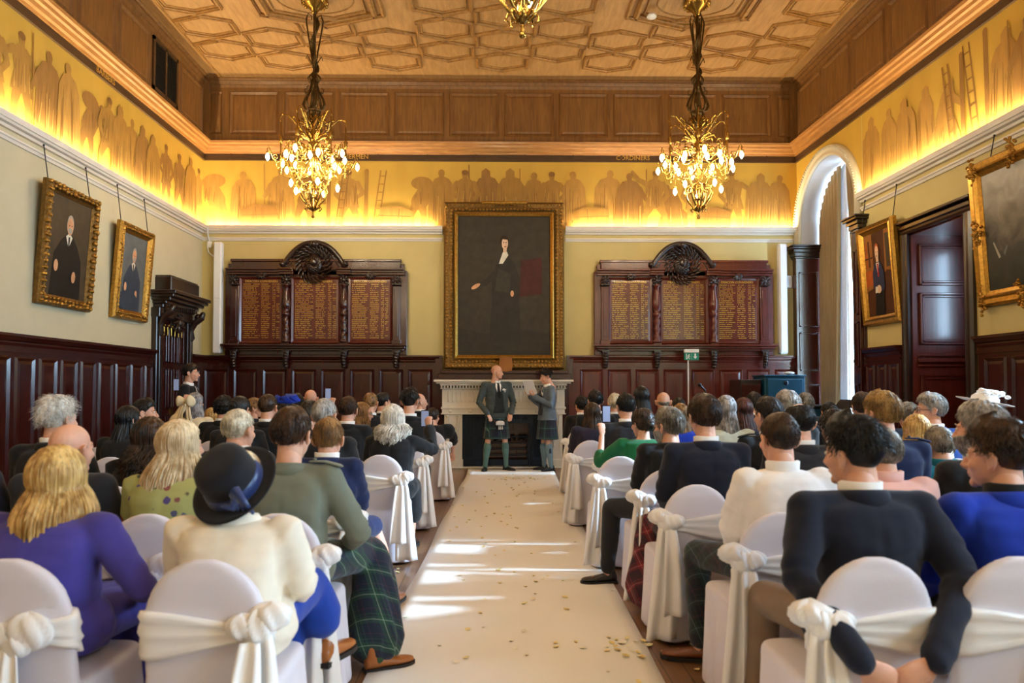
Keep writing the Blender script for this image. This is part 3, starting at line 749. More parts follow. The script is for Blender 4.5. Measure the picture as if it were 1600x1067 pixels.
painting('portrait_painting','smaller gilt framed portrait in dark robes nearer the left door',PL(9.97,2.42),.98,1.36,.14,sitter('paint_hair_grey','paint_slate',[(ell(.35,.12,.4,.14),'paint_slate')]),'paint_grey',(M['gilt'],M['gilt']),.05,lean=.10,wires=[(.08,1.86),(.86,1.86)])
# --- right wall
def PR(y1,z0): return lambda a,d,z:(XR-d,y1-a,z0+z)
tie=[([(.0,.55),(.3,.55),(.3,1),(0,1)],'paint_amber'),([(.05,.6),(.1,.6),(.1,.9),(.05,.9)],'paint_orange'),([(.14,.6),(.2,.6),(.2,.92),(.14,.92)],'paint_brown'),([(.0,.70),(.3,.70),(.3,.72),(0,.72)],'paint_brown'),([(.72,.5),(1,.5),(1,1),(.78,1)],'paint_amber'),([(.8,.55),(.94,.55),(.94,.95),(.8,.95)],'paint_bg_umber'),
 ([(0,.34),(.28,.36),(.28,.56),(0,.56)],'paint_orange'),([(0,.30),(.28,.34),(.26,.38),(0,.36)],'paint_amber'),([(.78,.28),(1,.22),(1,.5),(.78,.52)],'paint_brown'),([(.28,.0),(.34,.30),(.66,.30),(.62,.0)],'paint_black'),
 ([(.27,.34),(.28,.52),(.38,.63),(.60,.63),(.70,.50),(.70,.30),(.48,.27)],'paint_navy'),([(.43,.63),(.48,.48),(.55,.63)],'paint_white'),([(.47,.62),(.475,.46),(.515,.46),(.52,.62)],'paint_tie'),
 (ell(.5,.79,.075,.075),'paint_orange'),(ell(.5,.75,.068,.085),'paint_pale'),([(.46,.64),(.46,.70),(.55,.70),(.55,.64)],'paint_pale'),(ell(.47,.76,.012,.006,8),'paint_brown'),(ell(.53,.76,.012,.006,8),'paint_brown'),(ell(.5,.71,.02,.006,8),'paint_red'),(ell(.50,.31,.09,.05),'paint_pale'),([(.36,.27),(.45,.27),(.46,.34),(.38,.35)],'paint_white')]
painting('portrait_painting','portrait of a standing man in navy suit and red tie on the right wall',PR(10.70,2.36),.96,1.46,.13,tie,'paint_brown',(M['gilt_plain'],M['gilt']),0,lean=.10,wires=[(.06,1.9),(.90,1.9)])
def mist_mat():
    m,nt,p=nmat('paint_misty');L=nt.links;v=coords(nt);sx=N(nt,'ShaderNodeSeparateXYZ');L.new(v,sx.inputs[0]);n=N(nt,'ShaderNodeTexNoise',Scale=5.0,Detail=6.0,Distortion=.8);L.new(v,n.inputs['Vector'])
    a=N(nt,'ShaderNodeMath',operation='MULTIPLY_ADD');a.inputs[1].default_value=.55;L.new(sx.outputs['Z'],a.inputs[0]);b=N(nt,'ShaderNodeMath',operation='MULTIPLY');b.inputs[1].default_value=.35;L.new(n.outputs['Fac'],b.inputs[0]);L.new(b.outputs[0],a.inputs[2])
    L.new(ramp(nt,a.outputs[0],[(.30,C(26,30,26)),(.52,C(58,56,48)),(.72,C(122,114,100)),(.98,C(196,192,180))]),p.inputs['Base Color']);p.inputs['Roughness'].default_value=.6;return m
M['paint_misty']=mist_mat()
mist=[([(.10,.40),(.115,.41),(.20,.27),(.17,.26)],'paint_mist'),([(.24,.30),(.30,.36),(.31,.35),(.26,.27)],'paint_grey')]
def corners(o,Q):
    b=MB();r=random.Random(4);w,h=1.40,1.64
    for (ca,cz) in ((.08,.08),(w-.08,.08),(.08,h-.08),(w-.08,h-.08),(.08,h*.5),(w*.5,.08),(w*.5,h-.08)):
        for k in range(40):
            a,z=ca+r.gauss(0,.035),cz+r.gauss(0,.07);b.ball(Q(a,.08,z),(.022,.016,.018),6,4)
    b.build('corner_pattern',M['gilt'],o)
painting('landscape_painting','misty dark painting in ornate gilt frame cut by the right edge',PR(8.16,2.36),1.40,1.64,.17,mist,'paint_misty',(M['gilt_plain'],M['gilt']),0,lean=.10,extra=corners,wires=[(.3,1.9),(1.1,1.9)])
# --- honours boards
def honours(x0,label,mat,seed):
    r=random.Random(seed);w,z0=3.30,2.03
    o=thing('honours_board',label,'honours board',(x0+w/2,YB-.04,z0))
    yb=YB-.04
    b=MB();b.box(x0,x0+w,YB-.10,YB,z0,3.58,bv=.01);b.box(x0+.12,x0+w-.12,YB-.13,YB,3.58,3.74,bv=.01);b.box(x0+.10,x0+w-.10,YB-.15,YB,3.73,3.78,bv=.008);b.box(x0+.05,x0+.12,YB-.1,YB,3.5,3.7,bv=.008);b.box(x0+w-.12,x0+w-.05,YB-.1,YB,3.5,3.7,bv=.008)
    b.build('backboard',mat,o)
    b=MB();
    for k,(d,za,zb) in enumerate(((.20,3.53,3.57),(.24,3.57,3.60),(.17,3.49,3.53))): 
        b.box(x0+.04,x0+1.12,YB-d,YB-.02,za,zb,bv=.006);b.box(x0+w-1.12,x0+w-.04,YB-d,YB-.02,za,zb,bv=.006)
        for cx in (x0+1.13,x0+w-1.13): b.box(cx-.13,cx+.13,YB-d-.06,YB-.02,za,zb,bv=.006)
    b.build('cornice',mat,o)
    b=MB();b.box(x0-.02,x0+w+.02,YB-.28,YB-.02,z0+.16,z0+.20,bv=.01);b.box(x0+.02,x0+w-.02,YB-.24,YB-.02,z0+.12,z0+.16,bv=.008);b.box(x0+.05,x0+w-.05,YB-.19,YB-.02,z0+.08,z0+.12,bv=.008)
    b.build('shelf',mat,o)
    cols=[x0+.19,x0+1.13,x0+w-1.13,x0+w-.19]
    for cx in cols:
        b=MB()
        for k in range(7):
            t=k/6;b.ball((cx,YB-.15-.05*sin(t*pi),z0+.10-.30*t),(.055-.01*t,.05,.04),8,6)
        b.tube([(cx-.045,YB-.2,z0+.08),(cx-.03,YB-.17,z0-.2)],.014,6);b.tube([(cx+.045,YB-.2,z0+.08),(cx+.03,YB-.17,z0-.2)],.014,6);b.box(cx-.07,cx+.07,YB-.21,YB-.05,z0+.06,z0+.10,bv=.006)
        b.build('console',M['dark_wood'],o)
    for k,cx in enumerate(cols):
        b=MB()
        if k in (1,2):
            prof=[(.055,0),(.06,.04),(.04,.07),(.05,.10),(.045,.14),(.028,.17),(.04,.22),(.045,.27),(.03,.31),(.042,.36),(.042,.42),(.028,.45),(.05,.50),(.055,.52),(.05,.545),(.032,.57),(.055,.63),(.062,.70),(.052,.80),(.035,.93),(.028,1.02),(.045,1.04),(.045,1.07)]
            b.lathe([(q,z) for q,z in prof],14,0,(cx,YB-.17,z0+.22)) if False else b.lathe([(q*1.35,z) for q,z in prof],16,0,(cx,YB-.19,z0+.22))
            b.box(cx-.07,cx+.07,YB-.24,YB-.1,z0+.19,z0+.23,bv=.006)
        else:
            b.box(cx-.07,cx+.07,YB-.15,YB-.08,z0+.22,z0+1.26,bv=.008);b.box(cx-.035,cx+.035,YB-.165,YB-.14,z0+.34,z0+1.2,bv=.006)
            b.box(cx-.09,cx+.09,YB-.17,YB-.08,z0+.2,z0+.28,bv=.008)
        b.build('column' if k in (1,2) else 'pilaster',mat,o)
        b=MB();zc=z0+1.36
        b.box(cx-.085,cx+.085,YB-.23,YB-.08,z0+1.27,z0+1.3,bv=.006)
        for q in range(7): a=2*pi*q/7;b.tube([(cx+.03*cos(a),YB-.2,zc+.03*sin(a)),(cx+.08*cos(a),YB-.23,zc+.075*sin(a)),(cx+.085*cos(a+.4),YB-.2,zc+.08*sin(a+.4))],[.02,.022,.01],6)
        b.ball((cx,YB-.19,zc),(.05,.05,.05));b.build('capital',M['dark_wood'],o)
    # crest: segmental pediment with a carved wreath and shield
    cx=x0+w/2-.04
    b=MB();n=22;out=[];inn=[]
    for k in range(n+1):
        t=-1+2*k/n;zz=3.66+.43*(1-abs(t)**2.3);out.append((cx+t*.56,zz))
    pts=[(cx-.56,3.50)]+out+[(cx+.56,3.50)]
    b.prism([(x,YB-.10,z) for x,z in pts],(0,.09,0));b.build('pediment',M['dark_wood'],o)
    b=MB();b.tube([(x,YB-.15,z-.01) for x,z in out],.035,8,flat=1.3)
    b.tube([(x*.86+cx*.14,YB-.13,z-.07) for x,z in out],.016,6)
    for s in (-1,1): b.ball((cx+s*.57,YB-.15,3.69),(.055,.05,.055))
    for k in range(26):
        t=-1+2*(k+.5)/26;zz=3.66+.43*(1-abs(t)**2.3)-.045;b.ball((cx+t*.52,YB-.14,zz),(.018,.02,.018),6,4)
    b.ball((cx,YB-.18,4.05),(.06,.05,.06));b.tube([(cx-.1,YB-.16,4.07),(cx-.04,YB-.18,4.03),(cx,YB-.17,3.98),(cx+.04,YB-.18,4.03),(cx+.1,YB-.16,4.07)],.02,6);b.build('crest_moulding',M['dark_wood'],o)
    b=MB();cz=3.69
    for ring,(ra,rb,nl,sz) in enumerate(((.30,.33,26,.06),(.24,.27,22,.05))):
        for k in range(nl):
            a=2*pi*k/nl+ring*.1;p=Vector((cx+ra*cos(a),YB-.15-.02*ring,cz+rb*sin(a)));d=Vector((cos(a+.9),-.35,sin(a+.9)))*sz
            b.tube([p-d*.6,p+d*.2,p+d],[.014,.022,.006],6)
    b.build('wreath',M['dark_wood'],o)
    b=MB();b.ball((cx,YB-.13,cz),(.155,.045,.19),20,12)
    for k in range(16):
        a=2*pi*k/16;b.tube([(cx+.03*cos(a),YB-.18,cz+.04*sin(a)),(cx+.09*cos(a+.25),YB-.19,cz+.11*sin(a+.25)),(cx+.13*cos(a+.6),YB-.175,cz+.16*sin(a+.6))],[.012,.018,.006],6)
    for k in range(14): a=2*pi*k/14;b.tube([(cx+.165*cos(a),YB-.15,cz+.2*sin(a)),(cx+.19*cos(a+.2),YB-.18,cz+.225*sin(a+.2))],.018,6)
    b.ball((cx,YB-.2,cz+.03),(.06,.03,.07));b.tube([(cx-.06,YB-.19,cz-.06),(cx,YB-.205,cz-.1),(cx+.06,YB-.19,cz-.06)],.015,6);b.build('shield',M['dark_wood'],o)
    # three lettered panels
    for k,(pa,pb) in enumerate(((x0+.30,x0+1.02),(x0+1.24,x0+2.05),(x0+2.27,x0+2.99))):
        za,zb=z0+.26,z0+1.38
        b=MB();wall_panel(b,'B',pa-.05,pb+.05,za-.05,zb+.05,.10,.05,.025,.004);p=b.build('panel',M['mahogany_red'],o)
        yf=YB-.106
        t=text_mb('DEACON CONVENERS',.058,.003);t.v=[((pa+pb)/2+v[0],yf-.003-v[2],zb-.035+v[1]) for v in t.v];t.build('heading',M['gold_letter'],p)
        b=MB();nr=28
        for q in range(nr):
            z=zb-.085-q*(zb-za-.11)/nr
            def marks(xa,xb):
                x=xa
                while x<xb:
                    ww=r.uniform(.008,.016)
                    if r.random()<.84: b.box(x,min(x+ww,xb),yf-.002,yf,z-.006,z+.006-r.choice((0,0,.002)))
                    x+=ww+.0065
            W=pb-pa
            marks(pa+.03,pa+.03+W*r.uniform(.30,.42));marks(pa+W*.50,pa+W*.50+W*r.uniform(.16,.23));marks(pa+W*.78,pa+W*.85);
            if r.random()<.75: marks(pa+W*.88,pa+W*.955)
        b.build('lettering',M['gold_letter'],p,base=False)
        if k!=1:
            b=MB();c2=((pa+pb)/2,YB-.13,z0+1.45)
            for q in range(9): a=2*pi*q/9;b.tube([(c2[0],c2[1],c2[2]),(c2[0]+.06*cos(a),c2[1]-.03,c2[2]+.05*sin(a)),(c2[0]+.105*cos(a),c2[1],c2[2]+.075*sin(a))],[.02,.024,.008],6)
            b.build('rosette',M['dark_wood'],o)
    return o
honours(-4.84,'dark honours board of gold names on the left, under a carved crest',M['mahogany'],2)
honours(1.88,'reddish honours board of gold names behind the exit sign, under a crest',M['mahogany_red'],9)
# --- white column loudspeakers and small wall fittings
def column_speaker(x,label,lean):
    o=thing('column_speaker',label,'speaker',(x,YB-.1,2.06))
    b=MB();b.box(x-.075,x+.075,YB-.20,YB-.07,2.06,4.08,bv=.02);b.build('housing',M['white_plastic'],o)
    b=MB();b.box(x-.055,x+.055,YB-.208,YB-.2,2.1,3.02,bv=.003);b.box(x-.055,x+.055,YB-.208,YB-.2,3.06,4.04,bv=.003);b.build('grille_cloth',M['white_plastic'],o)
    b=MB();b.box(x-.03,x+.03,YB-.08,YB,2.5,2.6);b.box(x-.03,x+.03,YB-.08,YB,3.6,3.7);b.build('bracket',M['white_plastic'],o)
column_speaker(-4.95,'white column speaker left of the left honours board',0)
column_speaker(5.33,'white column speaker right of the right honours board',0)
o=thing('junction_box','small white junction box with a cable under the ledge corner','junction box',(-5.16,YB-.02,4.05))
b=MB();b.box(-5.20,-5.12,YB-.06,YB,4.0,4.12,bv=.01);b.build('box_body',M['white_plastic'],o)
b=MB();b.tube([(-5.16,YB-.13,4.34),(-5.17,YB-.1,4.25),(-5.16,YB-.04,4.12)],.012,6);b.tube([(-5.2,YB-.03,4.03),(-5.18,YB-.02,3.92),(-5.08,YB-.02,3.84),(-5.03,YB-.03,3.7),(-5.03,YB-.05,3.5)],.012,6);b.build('cable',M['white_plastic'],o)
b=MB();b.box(5.42,5.56,YB-.05,YB-.0,3.28,3.52,bv=.015);tag(b.build('thermostat',M['white_plastic']),'small white box on the wall beside the right column speaker','thermostat')
b=MB();b.lathe([(.07,0),(.075,.02),(.06,.04),(.045,.055)],18,0,(2.40,10.55,ZC-.06+.0));tag(b.build('smoke_detector',M['white_plastic']),'round white smoke detector on the ceiling by the right chandelier','smoke detector')
# --- fireplace
FX=.215
def fireplace():
    o=thing('fireplace','pale carved marble fireplace with a dark iron grate behind the couple','fireplace',(FX,12.95,0))
    y0,y1=12.88,YB
    mb=M['marble']
    b=MB();b.box(FX-1.24,FX+1.24,12.68,y1,1.545,1.585,bv=.008);b.box(FX-1.20,FX+1.20,12.72,y1,1.515,1.545,bv=.006);b.build('mantel_shelf',mb,o)
    b=MB();
    for za,zb,d in ((1.48,1.515,.12),(1.42,1.44,.05)): b.box(FX-1.13,FX+1.13,y0-d,y1,za,zb,bv=.006)
    k=0;x=FX-1.12
    while x<FX+1.1: b.box(x,x+.03,y0-.09,y1-.1,1.44,1.48);x+=.055
    b.build('dentil_moulding',mb,o)
    b=MB();b.box(FX-1.10,FX+1.10,y0,y1,1.09,1.43);
    x=FX-1.0
    while x<FX+1.0:
        b.box(x,x+.035,y0-.018,y0,1.20,1.39,bv=.008);b.ball((x+.0175,y0-.005,1.20),(.016,.015,.02),6,4);x+=.075
    b.build('frieze',mb,o)
    b=MB();b.box(FX-1.12,FX+1.12,y0-.03,y1,1.06,1.10,bv=.006);b.box(FX-1.10,FX+1.10,y0-.015,y1,.985,1.06);b.box(FX-1.12,FX+1.12,y0-.03,y1,.965,.985,bv=.004)
    for q in (-.95,-.6,-.2,.2,.6,.95): b.lathe([(.035,0),(.03,.012),(.01,.016)],14,0,(0,0,0)) if False else b.ball((FX+q,y0-.02,1.022),(.034,.014,.03),12,6)
    b.build('architrave',mb,o)
    for s in (-1,1):
        xa=FX+s*1.06;xb=FX+s*.74
        x0,x1=min(xa,xb),max(xa,xb);b=MB()
        b.box(x0,x1,y0,y1,0,.98);b.box(x0-.02,x1+.02,y0-.03,y1,0,.16,bv=.01)
        b.box(x0+.03,x0+.05,y0-.015,y0,.2,.95);b.box(x1-.05,x1-.03,y0-.015,y0,.2,.95);b.build('jamb',mb,o)
        b=MB();xm=(x0+x1)/2
        arc=[(xm-.10*cos(pi*t/10),y0-.025,.92-.36*sin(pi*t/10)) for t in range(11)];b.tube(arc,.016,7)
        arc=[(xm-.07*cos(pi*t/10),y0-.022,.92-.30*sin(pi*t/10)) for t in range(11)];b.tube(arc,.010,6)
        for t in range(5): b.ball((xm,y0-.025,.53-.035*t),(.028-.004*t,.018,.02),8,5)
        for q in (-.1,.1): b.ball((xm+q,y0-.025,.93),(.022,.02,.022),8,5)
        b.build('garland',mb,o)
    b=MB();b.box(FX-1.15,FX+1.15,12.82,YB,-.0,.03,bv=.008);b.build('hearth',mb,o)
    ir=M['iron'];yi=12.93
    b=MB();b.box(FX-.74,FX-.38,yi,yi+.05,.03,.965);b.box(FX+.50,FX+.74,yi,yi+.05,.03,.965);b.box(FX-.38,FX+.50,yi,yi+.05,.80,.965)
    for x0,x1 in ((FX-.71,FX-.41),(FX+.53,FX+.71)):
        n=5
        for k in range(n): xx=x0+(x1-x0)*(k+.5)/n;b.box(xx-.014,xx+.014,yi-.018,yi,.2,.90,bv=.006)
        b.box(x0,x1,yi-.022,yi,.06,.16,bv=.006);b.box(x0-.01,x1+.01,yi-.02,yi,.905,.93,bv=.004)
    for xx in (FX+.36,FX+.43): b.ball((xx,yi-.01,.885),(.018,.015,.018),8,6)
    for k in range(12): xx=FX-.3+k*.065;b.ball((xx,yi-.008,.90),(.02,.012,.03),6,4)
    b.box(FX-.36,FX-.33,yi-.02,yi,.03,.82);b.box(FX+.46,FX+.49,yi-.02,yi,.03,.82);b.build('iron_insert',ir,o)
    b=MB();b.box(FX-.38,FX+.5,YB-.02,YB-.01,.03,.82);b.box(FX-.39,FX-.38,yi+.05,YB-.01,.03,.82);b.box(FX+.5,FX+.51,yi+.05,YB-.01,.03,.82);b.build('firebox',M['soot'],o)
    b=MB()
    for z in (.22,.33,.44,.55): b.box(FX-.33,FX+.45,yi-.02,yi+.0,z,z+.022,bv=.006)
    for xx in (FX-.32,FX+.06,FX+.44): b.box(xx-.015,xx+.015,yi-.022,yi+.02,.05,.58,bv=.005)
    b.box(FX-.34,FX+.46,yi-.015,yi+.015,.05,.16,bv=.008);b.build('grate',ir,o)
    b=MB();r=random.Random(8)
    for k in range(26): b.ball((FX-.28+r.random()*.68,yi+.05+r.random()*.06,.5+r.random()*.1),(.04,.035,.032),7,5)
    b.build('coals',M['soot'],o)
    b=MB()
    for k in range(16): b.ball((FX+.03+r.gauss(0,.05),yi+.03,.62+r.gauss(0,.035)),(.016,.012,.014),6,4)
    b.build('embers',M['ember'],o)
M['ember']=emis('ember',C(220,70,90),.5)
fireplace()
# --- exit sign on a pole, microphone, cupboard, music stand
o=thing('exit_sign','green exit sign with running man and arrow on a slim white pole','exit sign',(3.55,12.72,0))
xs,ys=3.56,12.70
b=MB();b.tube([(xs-.055,ys+.02,.02),(xs-.055,ys+.02,1.94)],.013,8);b.build('pole',M['white_plastic'],o)
b=MB();b.lathe([(.16,0),(.16,.012),(.03,.03)],20,0,(xs-.055,ys+.02,0));b.build('base',M['white_plastic'],o)
b=MB();b.box(xs-.13,xs+.13,ys-.03,ys+.05,2.065,2.13,bv=.006);b.build('housing',M['white_plastic'],o)
b=MB();b.box(xs-.13,xs+.13,ys-.01,ys+.01,1.935,2.065,bv=.003);pl=b.build('panel',M['green_sign'],o)
b=MB();yy=ys-.0115
def sg(pts): b.prism([(xs+x,yy,2.0+z) for x,z in pts],(0,.002,0))
sg([(-.1,-.05),(-.1,.05),(-.085,.05),(-.085,-.05)]);sg(capsule2((-.045,.028),(-.043,.030),.011,.011));sg(capsule2((-.05,.012),(-.062,-.014),.011,.010));sg(capsule2((-.062,-.014),(-.04,-.03),.008,.006));sg(capsule2((-.062,-.016),(-.082,-.044),.008,.006));sg(capsule2((-.04,-.03),(-.044,-.05),.006,.005));sg(capsule2((-.05,.012),(-.03,-.004),.006,.005));sg(capsule2((-.052,.012),(-.078,.006),.006,.005))
sg([(.05,.05),(.05,.0),(.028,.0),(.065,-.048),(.102,.0),(.08,.0),(.08,.05)]);sg([(-.001,-.06),(-.001,.06),(.001,.06),(.001,-.06)]);b.build('pictogram',M['white_plastic'],pl)
o=thing('microphone_stand','black microphone on a slim stand in front of the right panelling','microphone',(3.62,12.0,0))
b=MB();b.tube([(3.62,12.0,.02),(3.62,12.0,1.25)],.012,8);b.lathe([(.14,0),(.14,.015),(.03,.03)],18,0,(3.62,12.0,0));b.tube([(3.62,12.0,1.25),(3.58,11.98,1.40)],.010,8);b.build('stand',M['black_metal'],o)
b=MB();b.tube([(3.585,11.98,1.40),(3.50,11.95,1.47)],[.014,.02],8);b.ball((3.48,11.94,1.49),(.032,.032,.032));b.build('microphone',M['black_metal'],o)
o=thing('cupboard','dark cupboard with painted blue window reflection and round lock in the far right corner','cupboard',(4.93,12.2,0))
M['painted_reflection']=plain('painted_reflection',C(14,74,104),.4,.1,.06,3,coat=.2)  # blue of the window's reflection put into the base colour
b=MB();b.box(4.60,5.28,12.0,12.55,0,1.63,bv=.01);b.box(4.58,5.30,11.98,12.56,1.63,1.66,bv=.008);b.build('carcass',M['painted_reflection'],o)
b=MB();b.box(4.64,5.24,11.975,12.0,.08,1.59,bv=.008);d=b.build('door',M['painted_reflection'],o)
b=MB();b.lathe([(.04,-.01),(.04,.004),(.02,.008)],16,0,(0,0,0));b.v=[(4.95+v[0],11.972-v[2],1.52+v[1]) for v in b.v];b.build('lock',M['iron'],d)
b=MB();b.ball((5.10,12.2,1.693),(.09,.07,.03),12,6);tag(b.build('paper_bundle',M['white_plastic']),'small white crumpled bundle on top of the blue tinted cupboard','bundle')
o=thing('side_cabinet','low dark wooden cabinet left of the blue tinted cupboard','cabinet',(4.38,12.3,0))
b=MB();b.box(4.2,4.56,12.05,12.6,0,1.58,bv=.01);b.build('carcass',M['dark_wood'],o)
b=MB();b.box(4.22,4.54,12.02,12.05,.9,1.5,bv=.006);b.box(4.22,4.54,12.02,12.05,.1,.8,bv=.006);b.build('door',M['mahogany'],o)
o=thing('speaker_box','low teal tinted padded box in front of the window','box',(5.2,11.2,0))
b=MB();b.box(4.95,5.42,11.0,11.45,0,1.12,bv=.02);b.build('body',M['painted_reflection'],o)
b=MB();b.box(4.93,5.44,10.98,11.47,1.12,1.17,bv=.015);b.build('lid',M['black_metal'],o)
o=thing('music_stand','black music stand with tilted desk in front of the window','music stand',(5.02,10.2,0))
b=MB();b.tube([(5.02,10.2,.02),(5.02,10.2,1.08)],.012,8)
for k in range(3): a=2*pi*k/3;b.tube([(5.02,10.2,.25),(5.02+.28*cos(a),10.2+.28*sin(a),.015)],.01,6)
b.build('stand',M['black_metal'],o)
b=MB();b.prism([(4.93,9.98,1.06),(4.93,10.42,1.06),(5.10,10.42,1.27),(5.10,9.98,1.27)],(.015,0,-.012));b.box(4.9,4.95,9.98,10.42,1.04,1.07);b.build('desk',M['black_metal'],o)
# --- chandeliers
def spiral(c,r0,turns,a0,s=1,n=22,shrink=.25):
    return [(c[0]+r0*(1-(1-shrink)*k/n)*cos(a0+s*2*pi*turns*k/n),c[1]+r0*(1-(1-shrink)*k/n)*sin(a0+s*2*pi*turns*k/n)) for k in range(n+1)]
BULB=None
def bulb_mesh():
    b=MB();b.lathe([(.006,0),(.016,-.012),(.026,-.035),(.028,-.05),(.022,-.07),(.010,-.09),(.003,-.10)],10,0);return b.mesh('bulb',[M['bulb']])
BM=bulb_mesh()
def chandelier(loc,label):
    x,y,z=loc   # z = ceiling
    o=thing('chandelier',label,'chandelier',(x,y,z-3.2),'gilt scroll chandeliers')
    zb=z-3.2
    br,db=M['brass'],M['dark_brass']
    H=lambda a:a   # heights are measured from the finial tip
    b=MB();b.lathe([(.04,3.2),(.19,3.2),(.20,3.17),(.15,3.13),(.12,3.10),(.06,3.06),(.03,3.0)],24)
    for k in range(12): a=2*pi*k/12;b.ball((.165*cos(a),.165*sin(a),3.15),(.035,.035,.03),8,5)
    b.build('ceiling_rose',br,o,local=True)
    b=MB();b.tube([(0,0,3.1),(0,0,1.4)],.022,8)
    for k in range(4):
        a=pi/2*k+.3
        def rz(r,z): return (r*cos(a),r*sin(a),z)
        b.tube([rz(.02,2.2),rz(.05,2.45),rz(.10,2.75),rz(.12,2.9),rz(.09,2.99),rz(.045,2.96),rz(.05,2.9)],[.008,.012,.012,.012,.01,.008,.006],6)
        b.tube([rz(.03,2.25),rz(.10,2.38),rz(.12,2.32)],[.012,.012,.006],6)
    for k in range(26):
        t=k/26;a=t*9;zz=2.1+.95*t
        b.tube([(.02*cos(a),.02*sin(a),zz),(.055*cos(a),.055*sin(a),zz+.05),(.07*cos(a+.3),.07*sin(a+.3),zz+.11)],[.014,.018,.004],6)
    b.build('stem',db,o,local=True)
    b=MB()
    for k in range(6):
        a=pi/3*k
        def rz(r,z): return (r*cos(a),r*sin(a),z)
        b.tube([rz(.03,2.12),rz(.09,2.05),rz(.075,1.98),rz(.06,2.0)],[.01,.014,.01,.007],6)
        b.tube([rz(.03,2.0),rz(.07,1.85),rz(.13,1.74),rz(.155,1.66),rz(.13,1.60),rz(.09,1.58)],[.014,.016,.018,.02,.018,.012],7)
        b.tube([rz(.07,1.85),rz(.13,1.82),rz(.14,1.88),rz(.11,1.90)],[.012,.01,.008,.005],6)
        b.tube([rz(.09,1.58),rz(.085,1.45),rz(.08,1.30)],.011,6)
        b.tube([rz(.08,1.32),rz(.13,1.38),rz(.17,1.36),rz(.16,1.31)],[.014,.014,.01,.006],6)
    b.lathe([(.095,1.585),(.105,1.57),(.095,1.555)],20);b.lathe([(.02,2.15),(.05,2.1),(.03,2.04),(.06,1.98),(.05,1.9),(.02,1.86)],12)
    b.build('crown',db,o,local=True)
    b=MB();b.lathe([(.015,1.5),(.035,1.42),(.05,1.30),(.04,1.2),(.06,1.1),(.045,.98),(.07,.88),(.05,.76),(.03,.6),(.04,.5),(.025,.4)],14)
    for k in range(10):
        a=2*pi*k/10
        for (zz,rr,up) in ((1.28,.20,.16),(1.12,.22,.12),(.98,.20,.08),(1.38,.13,.12)):
            b.tube([(.04*cos(a),.04*sin(a),zz),(rr*.55*cos(a+.1),rr*.55*sin(a+.1),zz+up*.5),(rr*cos(a+.2),rr*sin(a+.2),zz+up*.75),(rr*1.12*cos(a+.3),rr*1.12*sin(a+.3),zz+up*.35)],[.012,.02,.016,.005],6)
    b.build('leaf_column',br,o,local=True)
    nb=0
    for k in range(6):
        a=pi/3*k+.26
        def rz(r,z,t=0): 
            c,s=cos(a),sin(a);return (r*c-t*s,r*s+t*c,z)
        b=MB()
        b.tube([rz(.05,1.12),rz(.16,1.26),rz(.26,1.38),rz(.36,1.47),rz(.44,1.47),rz(.475,1.40),rz(.45,1.36)],[.014,.014,.013,.012,.011,.010,.008],7)
        b.tube([rz(.2,1.30),rz(.22,1.42),rz(.28,1.46),rz(.31,1.41)],[.014,.018,.014,.006],6)
        b.tube([rz(.08,.88),rz(.20,.84),rz(.32,.92),rz(.43,.98)],[.012,.011,.010,.009],7)
        b.tube([rz(r,zz) for r,zz in spiral((.22,.94),.07,1.4,-1.2)],.009,6)
        b.tube([rz(r,zz) for r,zz in spiral((.33,1.06),.055,1.3,-.6)],.008,6)
        b.tube([rz(.455,1.37),rz(.455,.66)],.011,6);b.lathe([(.012,0),(.03,.03),(.02,.06),(.035,.09),(.012,.13)],8,0,rz(.455,1.05));b.lathe([(.004,0),(.018,.02),(.008,.05)],8,0,rz(.455,.60))
        arm=b.build('arm',br,o,local=True)
        for j in range(3):
            t=2*pi*j/3+.4;px,py=cos(t),sin(t)
            b2=MB()
            def q(r,z): return rz(.455+r*px,z,r*py)
            b2.tube([q(.01,.80),q(.06,.75),q(.11,.80),q(.155,.93),q(.18,.97),q(.195,.93),q(.19,.88)],[.009,.009,.008,.008,.007,.007,.006],6)
            b2.tube([q(r,zz) for r,zz in spiral((.075,.84),.045,1.3,-1.5)],.007,6);b2.tube([q(.01,.70),q(.05,.68),q(.07,.74)],[.008,.008,.005],6)
            b2.lathe([(.008,.015),(.03,0),(.022,-.012),(.010,-.02)],10,0,q(.19,.88))
            br2=b2.build('branch',br,arm,local=True)
            link('bulb',BM,arm,Vector(q(.19,.862)))
            nb+=1
    for k in range(5):
        a=2*pi*k/5+.1
        def rz(r,z,t=0): 
            c,s=cos(a),sin(a);return (r*c-t*s,r*s+t*c,z)
        b=MB()
        b.tube([rz(.10,.42),rz(.18,.48),rz(.24,.58),rz(.30,.63),rz(.34,.60),rz(.345,.53)],[.013,.013,.012,.011,.010,.008],7)
        b.tube([rz(r,zz) for r,zz in spiral((.22,.68),.05,1.4,-1.8)],.009,6);b.tube([rz(.05,.72),rz(.12,.62),rz(.2,.6)],[.012,.012,.01],7)
        b.lathe([(.008,.02),(.034,.0),(.024,-.014),(.010,-.022)],10,0,rz(.345,.51))
        arm=b.build('lower_arm',br,o,local=True);link('bulb',BM,arm,Vector(rz(.345,.492)))
    b=MB()
